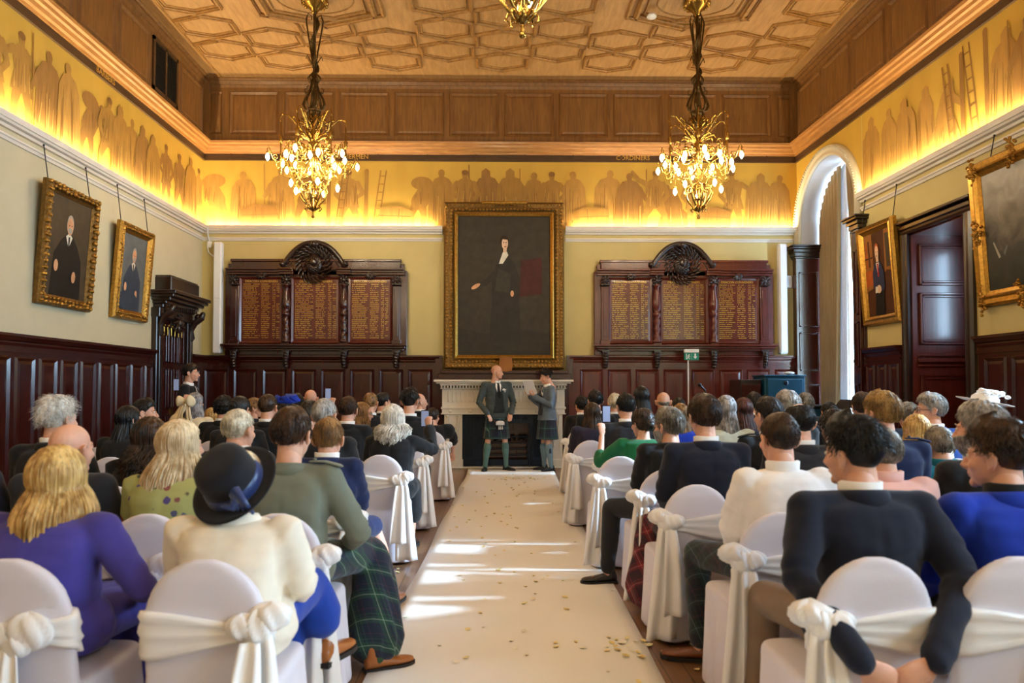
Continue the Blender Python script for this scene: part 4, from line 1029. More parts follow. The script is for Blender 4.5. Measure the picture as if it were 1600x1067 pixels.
    for k in range(8):
        a=2*pi*k/8
        def rz(r,z,t=0): 
            c,s=cos(a),sin(a);return (r*c-t*s,r*s+t*c,z)
        b.tube([rz(.02,.52),rz(.10,.50),rz(.185,.44),rz(.20,.36),rz(.16,.27),rz(.09,.19),rz(.03,.14)],[.012,.013,.014,.014,.013,.012,.010],7)
        b.tube([rz(r,zz) for r,zz in spiral((.12,.43),.055,1.5,.5)],.010,6)
        b.tube([rz(.05,.13),rz(.10,.17),rz(.12,.13),rz(.095,.11)],[.012,.014,.011,.006],6)
        b.tube([rz(.02,.3),rz(.07,.27),rz(.1,.33)],[.012,.016,.004],6)
    b.lathe([(.02,.5),(.04,.42),(.02,.34),(.03,.25),(.05,.17),(.055,.14),(.03,.12),(.012,.10)],14)
    b.build('basket',br,o,local=True)
    b=MB();b.lathe([(.010,.13),(.008,.095),(.018,.085),(.010,.075),(.022,.05),(.012,.042),(.026,.024),(.024,.008),(.005,0)],12);b.build('finial',br,o,local=True)
    return o
chandelier((-2.58,10.33,ZC+.04),'gilt scroll chandelier with lit bulbs, hanging on the left')
chandelier((3.01,10.30,ZC+.04),'gilt scroll chandelier with lit bulbs, hanging on the right')
c0=chandelier((-2.58,-.4,ZC+.04),'gilt scroll chandelier out of view behind the camera on the left')
c1=copy_tree(c0);c1.location.x=3.01;c1['label']='gilt scroll chandelier out of view behind the camera on the right'
chandelier((.217,4.96,ZC+.04),'nearest chandelier, only its lower tip showing at top centre')
# --- white aisle runner, petals
b=MB();r=random.Random(2);rows=[]
ny=60
for i in range(ny+1):
    y=lerp(1.2,12.74,i/ny);cxm=.105+.0255*(y-3.5);row=[]
    for j in range(17):
        u=j/16-.5;e=max(0,abs(u)-.42)/.08
        x=cxm+u*1.475+(.012*sin(y*2.3)*e if u<0 else .006*sin(y*1.7)*e)
        z=.006+(.010*e*max(0,sin(y*2.1+1)))*(1 if u<0 else .3)
        row.append((x,y,z))
    rows.append(row)
rings=[row+[(p[0],p[1],max(p[2]-.005,.0005)) for p in reversed(row)] for row in rows];b.loft(rings,0,True)
tag(b.build('aisle_runner',M['runner']),'long white cloth runner laid up the centre aisle','carpet runner')
def petal_mesh(n,m):
    b=MB();r=random.Random(n);k=8;top=[];
    for i in range(k): a=2*pi*i/k;rr=.019*(1+.25*cos(a))*r.uniform(.9,1.1);top.append((rr*cos(a),rr*sin(a)*.8,.006+.012*abs(sin(a*.5+n))*r.uniform(.6,1.2)))
    b.add(top+[(0,0,.003)],[(i,(i+1)%k,k) for i in range(k)],0,True);b.add([(x,y,z-.0025) for x,y,z in top]+[(0,0,.0005)],[((i+1)%k,i,k) for i in range(k)],0,True)
    return b.mesh('petal',[m])
PM=[petal_mesh(i,M['petal'] if i%3 else M['petal_white']) for i in range(6)]
r=random.Random(21);spots=[]
for k in range(110):
    y=r.uniform(3.4,12.3);spots.append((.105+.0255*(y-3.5)+r.gauss(0,.36),y))
for k in range(34): spots.append((.42+r.gauss(0,.22),11.35+r.gauss(0,.07)))
for k in range(26): spots.append((.72+r.gauss(0,.12),4.0+r.gauss(0,.10)))
for k in range(40):
    y=r.uniform(3.6,6.2);spots.append((1.0+.02*(y-3.5)+abs(r.gauss(0,.10)),y))
for k in range(18): spots.append((-.72-abs(r.gauss(0,.10)),r.uniform(3.6,8)))
for k,(x,y) in enumerate(spots):
    cxm=.105+.0255*(y-3.5);on=abs(x-cxm)<.735
    edge=on and abs(x-cxm)>.60
    o=link('petal',PM[k%6],None,(x,y,.0055 if on and not edge else (.012 if edge else .001)),(0,0,r.uniform(0,6.3)));s=r.uniform(.7,1.2);o.scale=(s,s,s*.6)
    tag(o,'pale yellow rose petal lying on the white runner' if on else 'pale rose petal on the floorboards beside the runner','petal','petals on the runner' if on else 'petals on the floorboards')
# ================================================================== covered chairs (built once, copied)
def rrect(hx,hy,n=20,p=4.0,cx=0,cy=0):
    r=[]
    for i in range(n):
        a=2*pi*i/n;c,s=cos(a),sin(a)
        r.append((cx+hx*abs(c)**(2/p)*(1 if c>=0 else -1),cy+hy*abs(s)**(2/p)*(1 if s>=0 else -1)))
    return r
def back_y(z): return -.015-.13*max(0,z-.45)          # backward rake of the chair back
def back_w(z):
    if z<.66: return lerp(.215,.196,smooth(.0,.66,z))
    t=min(1,(z-.66)/.235);return .196*sqrt(max(0,1-t**2.3))
def chair_cover():
    b=MB();R=[]
    for z in [.02,.1,.2,.32,.44,.52,.6,.68,.74,.79,.83,.86,.88,.892]:
        w=max(back_w(z),.03);y=back_y(z) if z>.45 else -.015-.035*(1-z/.45)
        R.append([(x,y+yy,z) for x,yy in rrect(w,.026 if z<.85 else .02,24,5)])
    b.loft(R)
    R=[]
    for z,f in ((.015,.025),(.15,.018),(.3,.008),(.42,.0),(.455,.0),(.478,-.012)):
        R.append([(x,.195+y,z) for x,y in rrect(.212+f,.225+f,32,7)])
    b.loft(R)
    def d(v):
        v=v.copy()
        if v.z<.43:
            a=atan2(v.y-.19,v.x);k=(.43-v.z)/.43
            o=.012*k*(sin(a*9+1.3)+.6*sin(a*15+2*v.z));v.x+=o*cos(a);v.y+=o*sin(a)
        if v.z<.012: v.z=.012
        return v
    m=remesh(b,.011,6,.5,d);m.v=[(x,y,max(z,.004)) for x,y,z in m.v];return m
def sash_band(kx,kz=.665):
    """gathered satin band round the chair back, narrowing towards the knot at kx"""
    b=MB();rings=[];n=72
    for i in range(n):
        t=2*pi*i/n
        nz=9;ring=[]
        # point around the outline at height .66
        c,s=cos(t),sin(t);px=.196*abs(c)**(2/5)*(1 if c>=0 else -1);py=.027*abs(s)**(2/5)*(1 if s>=0 else -1)
        near=smooth(.02,.36,abs(px-kx)) if s<0 else .8
        hh=lerp(.028,.078,near)
        mid=lerp(kz,.655,near)
        outer=[];inner=[]
        for k in range(nz+1):
            u=k/nz;z=mid+(u-.5)*2*hh
            w=max(back_w(z),.05)/.196
            rip=.006+.007*(.5+.5*sin(u*5.2*pi+1.2*sin(t*2)+px*9))+.003*sin(u*23+px*31)
            q=Vector((px,py*1.0)).normalized() if True else 0
            nx=(1 if c>=0 else -1)*abs(c)**3;ny=(1 if s>=0 else -1)*(1-abs(c)**6)
            outer.append((px*w+nx*(rip+.004),back_y(z)+py+ny*(rip+.004),z))
            inner.append((px*w-nx*.006,back_y(z)+py-ny*.006,z))
        rings.append(outer+inner[::-1])
    rings.append(rings[0]);b.loft(rings,0,True,False);return b
def tail(p0,p1,w0,w1,nf,amp,seed,thick=.007,ns=16,bow=.02):
    """hanging cloth tail with folds from p0 to p1"""
    b=MB();R=[];p0=Vector(p0);p1=Vector(p1);r=random.Random(seed);ph=r.uniform(0,6)
    for i in range(ns+1):
        t=i/ns;c=p0.lerp(p1,t);c.y-=bow*sin(t*pi);w=lerp(w0,w1,t**.7);K=20;f=[];g=[]
        for k in range(K+1):
            u=k/K-.5;a=amp*(.35+.65*t);o=a*sin(u*nf*2*pi+ph+t*1.1)
            x=c.x+u*w*2;y=c.y-abs(.5-abs(u))*.0+o-.5*a
            z=c.z
            f.append((x,y-thick/2,z));g.append((x,y+thick/2,z))
        R.append(f+g[::-1])
    b.loft(R,0,True);return b
def puff(c,r,seed,folds=7):
    """gathered knot of satin"""
    b=MB();rr=random.Random(seed);R=[];n=36;ph=rr.uniform(0,6)
    for i in range(13):
        a=-pi/2+pi*i/12;ca=max(.05,cos(a));ring=[]
        for j in range(n):
            t=2*pi*j/n;k=1+.13*sin(t*folds+ph+1.5*sin(a*2))+.07*sin(t*(folds+6)+a*5)
            ring.append((c[0]+r[0]*ca*k*cos(t),c[1]+r[1]*ca*k*sin(t),c[2]+r[2]*sin(a)*(1+.08*sin(3*t+ph))))
        R.append(ring)
    b.loft(R,0,True);return b
def loop(c,dx,dz,r,seed):
    """one flattened bow loop swept outwards from the knot"""
    b=MB();R=[];n=20;K=10
    K=14
    for i in range(K+1):
        t=i/K;x=c[0]+dx*t;z=c[2]+dz*t-.03*t*t;h=r*(.28+.95*sin(min(1,t*1.1)*pi*.60)**.9)*sqrt(max(.02,1-max(0,(t-.55)/.45)**2.2));w=.020*(1+1.1*sin(t*pi))*(1 if t<.9 else .6)
        R.append([(x,c[1]-.012-w*(.5+.5*sin(t*pi))+w*sin(2*pi*j/n)+.004*sin(6*pi*j/n+seed),z+h*cos(2*pi*j/n)*(1+.10*sin(8*pi*j/n+seed+3*t))) for j in range(n)])
    b.loft(R,0,True);return b
def sash_meshes():
    out={}
    for key,kx in (('right',.175),('left',-.175),('centre',0.0)):
        yb=back_y(.66)-.045
        kn=MB();parts={'sash':sash_band(kx)}
        s=1 if kx>0 else -1
        if key=='centre':
            kn.join(puff((0,yb,.655),(.034,.026,.042),1,6));lo=MB();lo.join(puff((.082,yb-.004,.672),(.072,.030,.058),11,6));lo.join(puff((.052,yb-.012,.635),(.042,.024,.040),12,5));lo.join(puff((-.085,yb-.004,.668),(.074,.030,.060),13,6));lo.join(puff((-.055,yb-.012,.63),(.042,.024,.040),14,5))
            ta=MB();ta.join(tail((.025,yb-.012,.63),(.075,yb-.055,.16),.024,.070,1.6,.018,2));ta.join(tail((-.03,yb-.015,.63),(-.085,yb-.06,.10),.024,.074,1.6,.018,5))
        else:
            kn.join(puff((kx,yb+.005,.685),(.052,.042,.055),3,7));lo=MB();lo.join(puff((kx+s*.035,yb+.02,.715),(.062,.05,.045),6,6));lo.join(puff((kx-s*.045,yb-.005,.69),(.05,.035,.04),8,6))
            ta=MB();ta.join(tail((kx+s*.010,yb-.004,.665),(kx+s*.050,yb-.050,.06),.038,.088,1.6,.022,3));ta.join(tail((kx-s*.012,yb-.030,.65),(kx-s*.015,yb-.090,.20),.030,.066,1.4,.018,7))
        parts['knot']=kn;parts['bow_loop']=lo;parts['tail']=ta
        out[key]={k:v.mesh(k,[M['satin']]) for k,v in parts.items()}
    return out
COVER=chair_cover().mesh('cover',[M['cover']])
SASH=sash_meshes()
def chair(x,y,label,kind='centre',rz=0.0,group='white covered banquet chairs'):
    o=thing('banquet_chair',label,'chair',(x,y,0),group,rz)
    link('cover',COVER,o)
    s=SASH[kind];b=link('sash',s['sash'],o)
    for k in ('knot','bow_loop','tail'): link(k,s[k],b)
    return o
# ================================================================== people
M['skin']=plain('skin',C(222,166,138),.5,0,.06,30,.05,150,subs=.08)
M['skin_tan']=plain('skin_tan',C(190,132,96),.5,0,.06,30,.05,150,subs=.08)
def cloth(name,c,rough=.9,var=.10,weave=420): return plain(name,c,rough,0,var,9,.12,weave,sheen=.02 if max(c)<.06 else .12,spec=.2 if max(c)<.06 else .4)
for k,c in dict(black_suit=C(15,14,17),charcoal=C(34,34,40),navy=C(16,32,74),navy_dark=C(14,20,40),royal=C(22,62,158),bright_blue=C(12,50,170),purple=C(72,64,152),cream=C(238,226,206),tweed=C(112,116,100),green=C(14,104,62),pink=C(240,190,180),sage=C(196,206,196),white_shirt=C(244,240,238),grey_jacket=C(98,110,122),grey_green=C(66,76,78),teal=C(20,120,140),dark_trousers=C(28,28,32),brown_check=C(134,112,92),waist=C(34,38,42),sock_green=C(88,122,116),sock_grey=C(112,134,142),sock_dkgreen=C(46,74,44),black_velvet=C(14,15,24),deep_navy=C(16,22,44),light_blue=C(150,180,214),skyblue=C(48,96,190),plum=C(34,28,46),olive=C(66,66,48),ribbon=C(240,222,184)).items(): M[k]=cloth(k,c)
M['leather_tan']=plain('leather_tan',C(168,98,40),.4,0,.15,12,coat=.2);M['leather_brown']=plain('leather_brown',C(124,68,34),.4,0,.15,12,coat=.2);M['leather_black']=plain('leather_black',C(20,20,24),.3,0,.1,coat=.4)
M['sole']=plain('sole',C(30,26,24),.7)
M['tartan_green']=tartan('tartan_green',C(30,72,54),C(16,28,50),C(170,190,160),.15,line2=C(90,40,60))
M['tartan_navy']=tartan('tartan_navy',C(26,60,58),C(18,26,44),C(104,150,140),.17)
M['tartan_kilt']=tartan('tartan_kilt',C(26,60,60),C(18,26,46),C(130,180,160),.17,axes=((1,.55,0),(0,0,1)))
M['tartan_red']=tartan('tartan_red',C(126,28,36),C(50,18,34),C(190,150,140),.13)
M['tartan_trews']=tartan('tartan_trews',C(28,50,48),C(20,24,34),C(110,120,116),.15,line2=C(100,40,46))
def floral():
    m,nt,p=nmat('floral');L=nt.links;v=coords(nt,(1,1,1));vo=N(nt,'ShaderNodeTexVoronoi',Scale=17.0);L.new(v,vo.inputs['Vector'])
    n=N(nt,'ShaderNodeTexNoise',Scale=30.0);L.new(v,n.inputs['Vector']);ad=N(nt,'ShaderNodeMath',operation='MULTIPLY_ADD');ad.inputs[1].default_value=.5;L.new(n.outputs['Fac'],ad.inputs[0]);L.new(vo.outputs['Distance'],ad.inputs[2])
    col=ramp(nt,vo.outputs['Color'],[(0,C(150,60,100)),(.3,C(60,90,50)),(.45,C(170,70,80)),(.6,C(50,80,60)),(.75,C(80,70,130)),(1,C(60,90,50))])
    f=ramp(nt,ad.outputs[0],[(.50,(1,1,1,1)),(.55,(0,0,0,1))]);mx=N(nt,'ShaderNodeMix',data_type='RGBA');L.new(f,mx.inputs[0]);mx.inputs[6].default_value=C(164,166,104);L.new(col,mx.inputs[7]);L.new(mx.outputs[2],p.inputs['Base Color']);p.inputs['Roughness'].default_value=.8;return m
M['floral']=floral()
HAIRC={}
def hairmat(key,c1,c2,rough=.42,tip=None):
    m,nt,p=nmat('hair_'+key);L=nt.links
    n=N(nt,'ShaderNodeTexNoise',Scale=1.0,Detail=5.0);L.new(coords(nt,(90,90,7)),n.inputs['Vector']);n2=N(nt,'ShaderNodeTexNoise',Scale=14.0,Detail=2.0);L.new(coords(nt),n2.inputs['Vector'])
    ad=N(nt,'ShaderNodeMath',operation='MULTIPLY_ADD');ad.inputs[1].default_value=.5;L.new(n2.outputs['Fac'],ad.inputs[0]);
    h=N(nt,'ShaderNodeMath',operation='MULTIPLY');h.inputs[1].default_value=.5;L.new(n.outputs['Fac'],h.inputs[0]);L.new(h.outputs[0],ad.inputs[2])
    L.new(ramp(nt,ad.outputs[0],[(.40,c1),(.60,c2)]),p.inputs['Base Color']);p.inputs['Roughness'].default_value=rough;p.inputs['Specular IOR Level'].default_value=.35
    bp=N(nt,'ShaderNodeBump',Strength=.5,Distance=.004);L.new(n.outputs['Fac'],bp.inputs['Height']);L.new(bp.outputs['Normal'],p.inputs['Normal'])
    HAIRC[key]=m
hairmat('blonde',C(150,108,52),C(226,186,116));hairmat('pale_blonde',C(176,146,104),C(236,216,180));hairmat('brown',C(24,15,9),C(74,48,28));hairmat('dark',C(13,10,9),C(46,33,25));hairmat('black',C(6,5,6),C(26,23,23))
hairmat('grey',C(96,90,86),C(184,178,172));hairmat('white',C(176,170,160),C(244,238,228));hairmat('ginger',C(96,70,36),C(186,146,84));hairmat('auburn',C(38,20,18),C(92,52,44));hairmat('light_brown',C(84,58,32),C(160,118,72));hairmat('greying',C(70,62,54),C(150,138,122));hairmat('white_short',C(160,146,124),C(232,220,196));hairmat('ash',C(84,78,76),C(176,172,172))
# ---- head template: fused cranium, jaw, brow, nose, lips, ears and neck
def head_template(female=False):
    b=MB();k=.93 if female else 1.0
    b.ball((0,-.012,.03),(.075,.095,.088),20,14);b.ball((0,.035,-.03),(.060*k+.002,.060,.085),18,12);b.ball((0,.035,-.072),(.048*k,.046,.042),16,10);b.ball((0,.078,-.098),(.020*k,.018,.018))
    b.tube([(0,.094,.006),(0,.104,-.012),(0,.116,-.034),(0,.108,-.042)],[.007,.009,.0125,.010],10);b.ball((.012,.102,-.038),(.009,.010,.008));b.ball((-.012,.102,-.038),(.009,.010,.008))
    b.tube([(-.042,.074,.020),(-.02,.087,.022),(0,.087,.018),(.02,.087,.022),(.042,.074,.020)],[.007,.010,.008,.010,.007],8)
    for s in (-1,1):
        b.ball((s*.040,.064,-.030),(.022,.022,.022));b.ball((s*.030,.082,.004),(.013,.010,.008))
        R=Matrix.Rotation(s*(.3 if female else .55),3,'Z');e0=len(b.v)
        b.ball((s*.083,-.006,-.010),(.011,.021,.033),12,10,rot=R);b.tube([(s*.086,.008,.012),(s*.096,-.010,.023),(s*.100,-.026,.006),(s*.094,-.018,-.024),(s*.083,.002,-.038)],[.006,.007,.0075,.007,.006],7)
        if female: b.v[e0:]=[(x-s*.013,y,z) for x,y,z in b.v[e0:]]
    b.tube([(-.022,.088,-.063),(-.008,.096,-.060),(.008,.096,-.060),(.022,.088,-.063)],[.004,.0055,.0055,.004],8);b.tube([(-.018,.087,-.070),(0,.095,-.071),(.018,.087,-.070)],[.004,.006,.004],8)
    r=.048 if female else .058
    b.tube([(0,-.012,-.03),(0,-.022,-.10),(0,-.035,-.17),(0,-.045,-.215)],[r,r,r*1.04,r*1.3],16)
    return remesh(b,.0052,3,.45)
HEAD={False:head_template(False),True:head_template(True)}
def hand_template(grip):
    """right hand, wrist at origin, fingers towards +y, palm facing -z, thumb on the -x side"""
    b=MB();b.tube([(0,-.02,0),(0,.015,0),(.0,.055,0),(.002,.090,0)],[.022,.026,.038,.038],14,flat=.42,up=(0,0,1))
    for i,(x,L,c) in enumerate(((-.030,.070,0),(-.010,.079,.1),(.011,.074,.2),(.031,.058,.35))):
        g=grip+c*.3*grip;p=Vector((x,.092,0));a=.12+.15*g;pts=[p+Vector((0,-.02,0)),p]
        for seg in (.42,.32,.26):
            a2=a;p=p+Vector((x*.10,cos(a2),-sin(a2)))*L*seg;pts.append(p);a+=.85*g+.12
        b.tube(pts,[.0100,.0098,.0090,.0082,.0068],8)
    a=.5*grip
    b.tube([(-.022,.022,-.004),(-.046,.048,-.012-.01*grip),(-.056+.02*grip,.075,-.018-.022*grip),(-.054+.034*grip,.098,-.022-.03*grip)],[.0135,.0125,.0105,.0082],8)
    return remesh(b,.0048,2,.4)
HAND={'relaxed':hand_template(.45),'grip':hand_template(1.15),'flat':hand_template(.12)}
def r_head(d):
    """distance from the head centre to the skull surface along d"""
    m=0
    for c,r in (((0,-.012,.03),(.075,.095,.088)),((0,.035,-.03),(.060,.060,.085))):
        o=[-c[i]/r[i] for i in range(3)];q=[d[i]/r[i] for i in range(3)]
        A=sum(t*t for t in q);B=sum(o[i]*q[i] for i in range(3));Cc=sum(t*t for t in o)-1
        m=max(m,(-B+sqrt(max(0,B*B-A*Cc)))/A)
    return m
def el_min(az,nape=-44,front=38,su=0):
    """lowest elevation with hair at azimuth az (0 = back of the head, 180 = forehead)"""
    T=[(0,nape),(48,nape+1),(66,max(nape,-30)),(76,-8+su),(88,-4+su),(100,-9+su),(108,2+su),(124,24),(145,front-4),(180,front)]
    for (a,e),(c,g) in zip(T,T[1:]):
        if a<=az<=c: return lerp(e,g,(az-a)/(c-a))
    return front
def hair_cap(thick,seed,nape=-44,front=38,fade=0.0,quiff=0.0,rough=.006,fine=.003,top=None,bald=0,NA=84,NE=48,su=0):
    b=MB();R=[];off=Vector((seed*7.3,seed*3.1,seed))
    for i in range(NE+1):
        e=radians(-62+152*i/NE);ring=[]
        for j in range(NA):
            az=360*j/NA;a=radians(az-90)    # az 0 -> -Y (back)
            d=Vector((cos(e)*cos(a),cos(e)*sin(a),sin(e)));az2=min(az,360-az);el=math.degrees(e)
            k=smooth(0,7+8*fade,el-el_min(az2,nape,front,su))
            t=thick*(1-fade*(1-smooth(0,42,el)))+quiff*smooth(95,165,az2)*smooth(30,55,el)+(top or 0)*smooth(35,75,el)
            if bald: k*=1-smooth(bald-12,bald,el)*1.0
            n1=noise.noise(d*7+off);n2=.5*noise.noise(Vector((d.x*30,d.y*30,d.z*12))+off)+.5*noise.noise(d*75+off)
            rr=r_head(d)
            r=rr*.93+(rr*.07+t+(rough*n1+fine*n2)*smooth(0,.02,t+.008))*k if k>0 else rr*.90
            ring.append(d*r)
        R.append(ring)
    b.loft(R,0,True);return b
def flow_strands(seed,n,L,r0,azr=(0,115),elr=(-10,85),lift=.012,tuft=.012,n_pt=5,front=True):
    """short locks combed from the crown over the cap"""
    b=MB();rn=random.Random(seed)
    for k in range(n):
        az=rn.uniform(-180,180) if front else rn.uniform(-azr[1],azr[1]);el=rn.uniform(*elr)
        if el<el_min(abs(az))+5: continue
        pts=[];rad=[];a0=az+rn.uniform(-6,6)
        for i in range(n_pt):
            t=i/(n_pt-1);e=el-(L/.1)*57*t*.62;aa=radians(a0+rn.uniform(-3,3)-90);er=radians(e)
            if e<el_min(min(abs(a0),360-abs(a0)))-4: break
            d=Vector((cos(er)*cos(aa),cos(er)*sin(aa),sin(er)));pts.append(d*(r_head(d)+lift+tuft*t*rn.uniform(.3,1.1)));rad.append(r0*(1-.75*t))
        if len(pts)>=3: b.tube(pts,rad,4,0,True,False,.6)
    return b
def long_hair(seed,length,n=150,r0=.0085,azmax=118,spread=.035,wave=.006,wf=26,lift=.014,back=.05,jag=.05,curl=0.0,crown=72):
    """locks falling from the crown over the skull and down the back"""
    b=MB();rn=random.Random(seed)
    for k in range(n):
        az=rn.uniform(-azmax,azmax);e0=rn.uniform(20,crown);pts=[];rad=[];ph=rn.uniform(0,6.28);Lk=length*(1-jag*rn.random()*2)*(1-.12*(abs(az)/azmax)**2);lf=lift*rn.uniform(.55,1.25)
        aa=radians(az-90)
        for i in range(7):
            e=radians(lerp(e0,-14,i/6));a=aa*1.0;d=Vector((cos(e)*cos(a),cos(e)*sin(a),sin(e)));pts.append(d*(r_head(d)+lf*(.6+.4*i/6)))
        p=pts[-1];out=Vector((cos(aa),sin(aa),0));z0=p.z;m=9
        for i in range(1,m+1):
            t=i/m;z=z0-Lk*t;o=spread*sin(min(1,t*1.2)*pi*.5)*(1-.55*max(0,t-.6)/.4)
            q=Vector((p.x,p.y,z))+out*o+Vector((0,-back*t**1.3*(.4+.6*cos(radians(az))**2),0))
            w=wave*t**.5
            q+=Vector((w*sin(wf*z+ph),w*cos(wf*z*.9+ph*1.3),0))
            if curl: q+=Vector((curl*cos(wf*2.2*z+ph),curl*sin(wf*2.2*z+ph),0))
            pts.append(q)
        N_=len(pts);rad=[r0*(.55+.6*sin(min(1,i/(N_-1)*1.05)*pi*.75))*rn.uniform(.85,1.15) for i in range(N_)];rad[-1]=r0*.2
        b.tube(pts,rad,4,0,True,False,.6)
    # inner mass so no skull shows between locks
    R=[]
    for i in range(8):
        t=i/7;z=-.02-length*.86*t;h=.070+spread*.55*sin(min(1,t*1.3)*pi*.5)*(1-.4*max(0,t-.6)/.4)
        yc=-.012-back*.9*t**1.2;R.append([(h*1.06*cos(2*pi*j/20),yc-.012+ (.075-.035*min(1,t*1.6))*sin(2*pi*j/20)-.03*min(1,t*1.6)*(1 if True else 0),z) for j in range(20)])
    b.loft(R,0,True);return b
def bun(c,r,seed):
    b=MB();rn=random.Random(seed)
    b.ball(c,(r,r*.9,r),16,12)
    for k in range(26):
        a=rn.uniform(0,6.28);t=rn.uniform(-1,1);pts=[]
        for i in range(6):
            q=a+i*.5;rr=r*sqrt(max(.1,1-(t*.8)**2))*1.02;pts.append(Vector(c)+Vector((rr*cos(q),t*r*.7,rr*sin(q))))
        b.tube(pts,[.005,.007,.008,.007,.006,.003],5,0,True,False)
    return b
def make_hair(style,seed,near):
    rn=seed;d=1 if near else .30;q=1 if near else 1.7
    n=lambda k:int(k*d)
    if style=='short': b=hair_cap(.012,rn,fade=.80,top=.011,quiff=.012,rough=.004,su=5);b.join(flow_strands(rn,n(900),.050,.0026*q,lift=.013,tuft=.010));return b
    if style=='crop': b=hair_cap(.009,rn,fade=.6,su=5,top=.006,fine=.002,rough=.003);b.join(flow_strands(rn,n(850),.032,.0023*q,lift=.008,tuft=.008));return b
    if style=='fade':
        b=hair_cap(.018,rn,nape=-12,fade=.93,top=.014,quiff=.022,su=14,rough=.005);b.join(hair_cap(.0022,rn,nape=-36,fade=0,su=4,rough=.0005,fine=.0008));b.join(flow_strands(rn,n(950),.045,.0028*q,elr=(14,88),lift=.020,tuft=.022));return b
    if style=='full': b=hair_cap(.019,rn,fade=.35,top=.010,quiff=.010,rough=.006);b.join(flow_strands(rn,n(1100),.060,.0030*q,lift=.019,tuft=.012));return b
    if style=='wispy': b=hair_cap(.018,rn,fade=.5,top=.012,rough=.008);b.join(flow_strands(rn,n(900),.05,.0020*q,lift=.018,tuft=.036));return b
    if style=='bald': return None
    if style=='ring': b=hair_cap(.005,rn,fade=.3,bald=8,nape=-42,rough=.002,fine=.002);return b
    if style=='thinning': b=hair_cap(.009,rn,fade=.4,nape=-44,bald=74,rough=.004);b.join(flow_strands(rn,n(500),.03,.0024*q,elr=(-5,58),lift=.009,tuft=.006));return b
    if style=='bob': b=hair_cap(.018,rn,fade=0,rough=.005);b.join(long_hair(rn,.21,n(620),.0048*q,122,.052,.007,20,.021,.035,.12));return b
    if style=='long': b=hair_cap(.014,rn,fade=0);b.join(long_hair(rn,.34,n(480),.0044*q,118,.034,.007,18,.017,.05,.12));return b
    if style=='long_straight': b=hair_cap(.012,rn,fade=0);b.join(long_hair(rn,.33,n(480),.0040*q,116,.030,.003,14,.014,.05,.08));return b
    if style=='long_blonde': b=hair_cap(.018,rn,fade=0);b.join(long_hair(rn,.30,n(680),.0046*q,122,.048,.011,24,.022,.055,.20));return b
    if style=='curly': b=hair_cap(.024,rn,fade=0,rough=.012,fine=.005);b.join(long_hair(rn,.20,n(560),.0040*q,130,.062,.008,30,.028,.03,.28,.013,85));return b
    if style=='curly_long': b=hair_cap(.024,rn,fade=0,rough=.012,fine=.005);b.join(long_hair(rn,.27,n(580),.0038*q,126,.062,.009,34,.028,.05,.22,.012,85));return b
    if style=='curly_short': b=hair_cap(.024,rn,fade=.4,rough=.012,fine=.008,top=.012);b.join(flow_strands(rn,n(900),.04,.0036*q,lift=.024,tuft=.022));return b
    if style=='bun': b=hair_cap(.011,rn,fade=0,rough=.003);b.join(bun((0,-.115,.045),.040,rn));b.join(flow_strands(rn,n(500),.07,.0024*q,lift=.010,tuft=.003));return b
    if style=='updo': b=hair_cap(.016,rn,fade=0,rough=.008);b.join(bun((0,-.105,-.005),.046,rn));b.join(flow_strands(rn,n(650),.07,.0030*q,lift=.015,tuft=.006));return b
    return hair_cap(.012,rn)
# ---- shoes
def shoe_parts(kind='shoe'):
    """right-foot shoe along +y, ankle above the origin, sole on z=0"""
    b=MB();h=.085 if kind!='boot' else .13
    R=[]
    for y,w,z in ((-.065,.020,.05),(-.055,.032,.062),(-.02,.036,.066),(.03,.036,.062),(.07,.042,.050),(.12,.047,.040),(.165,.042,.034),(.190,.026,.028),(.200,.010,.024)):
        R.append([(w*cos(2*pi*j/14),y,.014+max(0,z*.5*(1+sin(2*pi*j/14)))) for j in range(14)])
    b.loft(R);b.tube([(0,-.022,.05),(0,-.022,h)],[.038,.036],14)
    u=remesh(b,.007,3)
    s=MB();o=[]
    for y,w in ((-.07,.012),(-.062,.030),(-.02,.038),(.03,.036),(.075,.044),(.125,.050),(.17,.044),(.195,.028),(.206,.010)): o.append((y,w))
    pts=[(w,y) for y,w in o]+[(-w,y) for y,w in o[::-1]]
    s.prism([(x,y,.001) for x,y in pts],(0,0,.020));s.box(-.034,.034,-.068,.0,.0,.016)
    return u,s
SHOE={k:shoe_parts(k) for k in ('shoe','boot')}
def frame_to(p,fwd,up):
    f=Vector(fwd).normalized();u=Vector(up);r=f.cross(u);r=r.normalized() if r.length>1e-5 else Vector((1,0,0));u=r.cross(f)
    return Matrix(((r.x,f.x,u.x,p[0]),(r.y,f.y,u.y,p[1]),(r.z,f.z,u.z,p[2]),(0,0,0,1)))
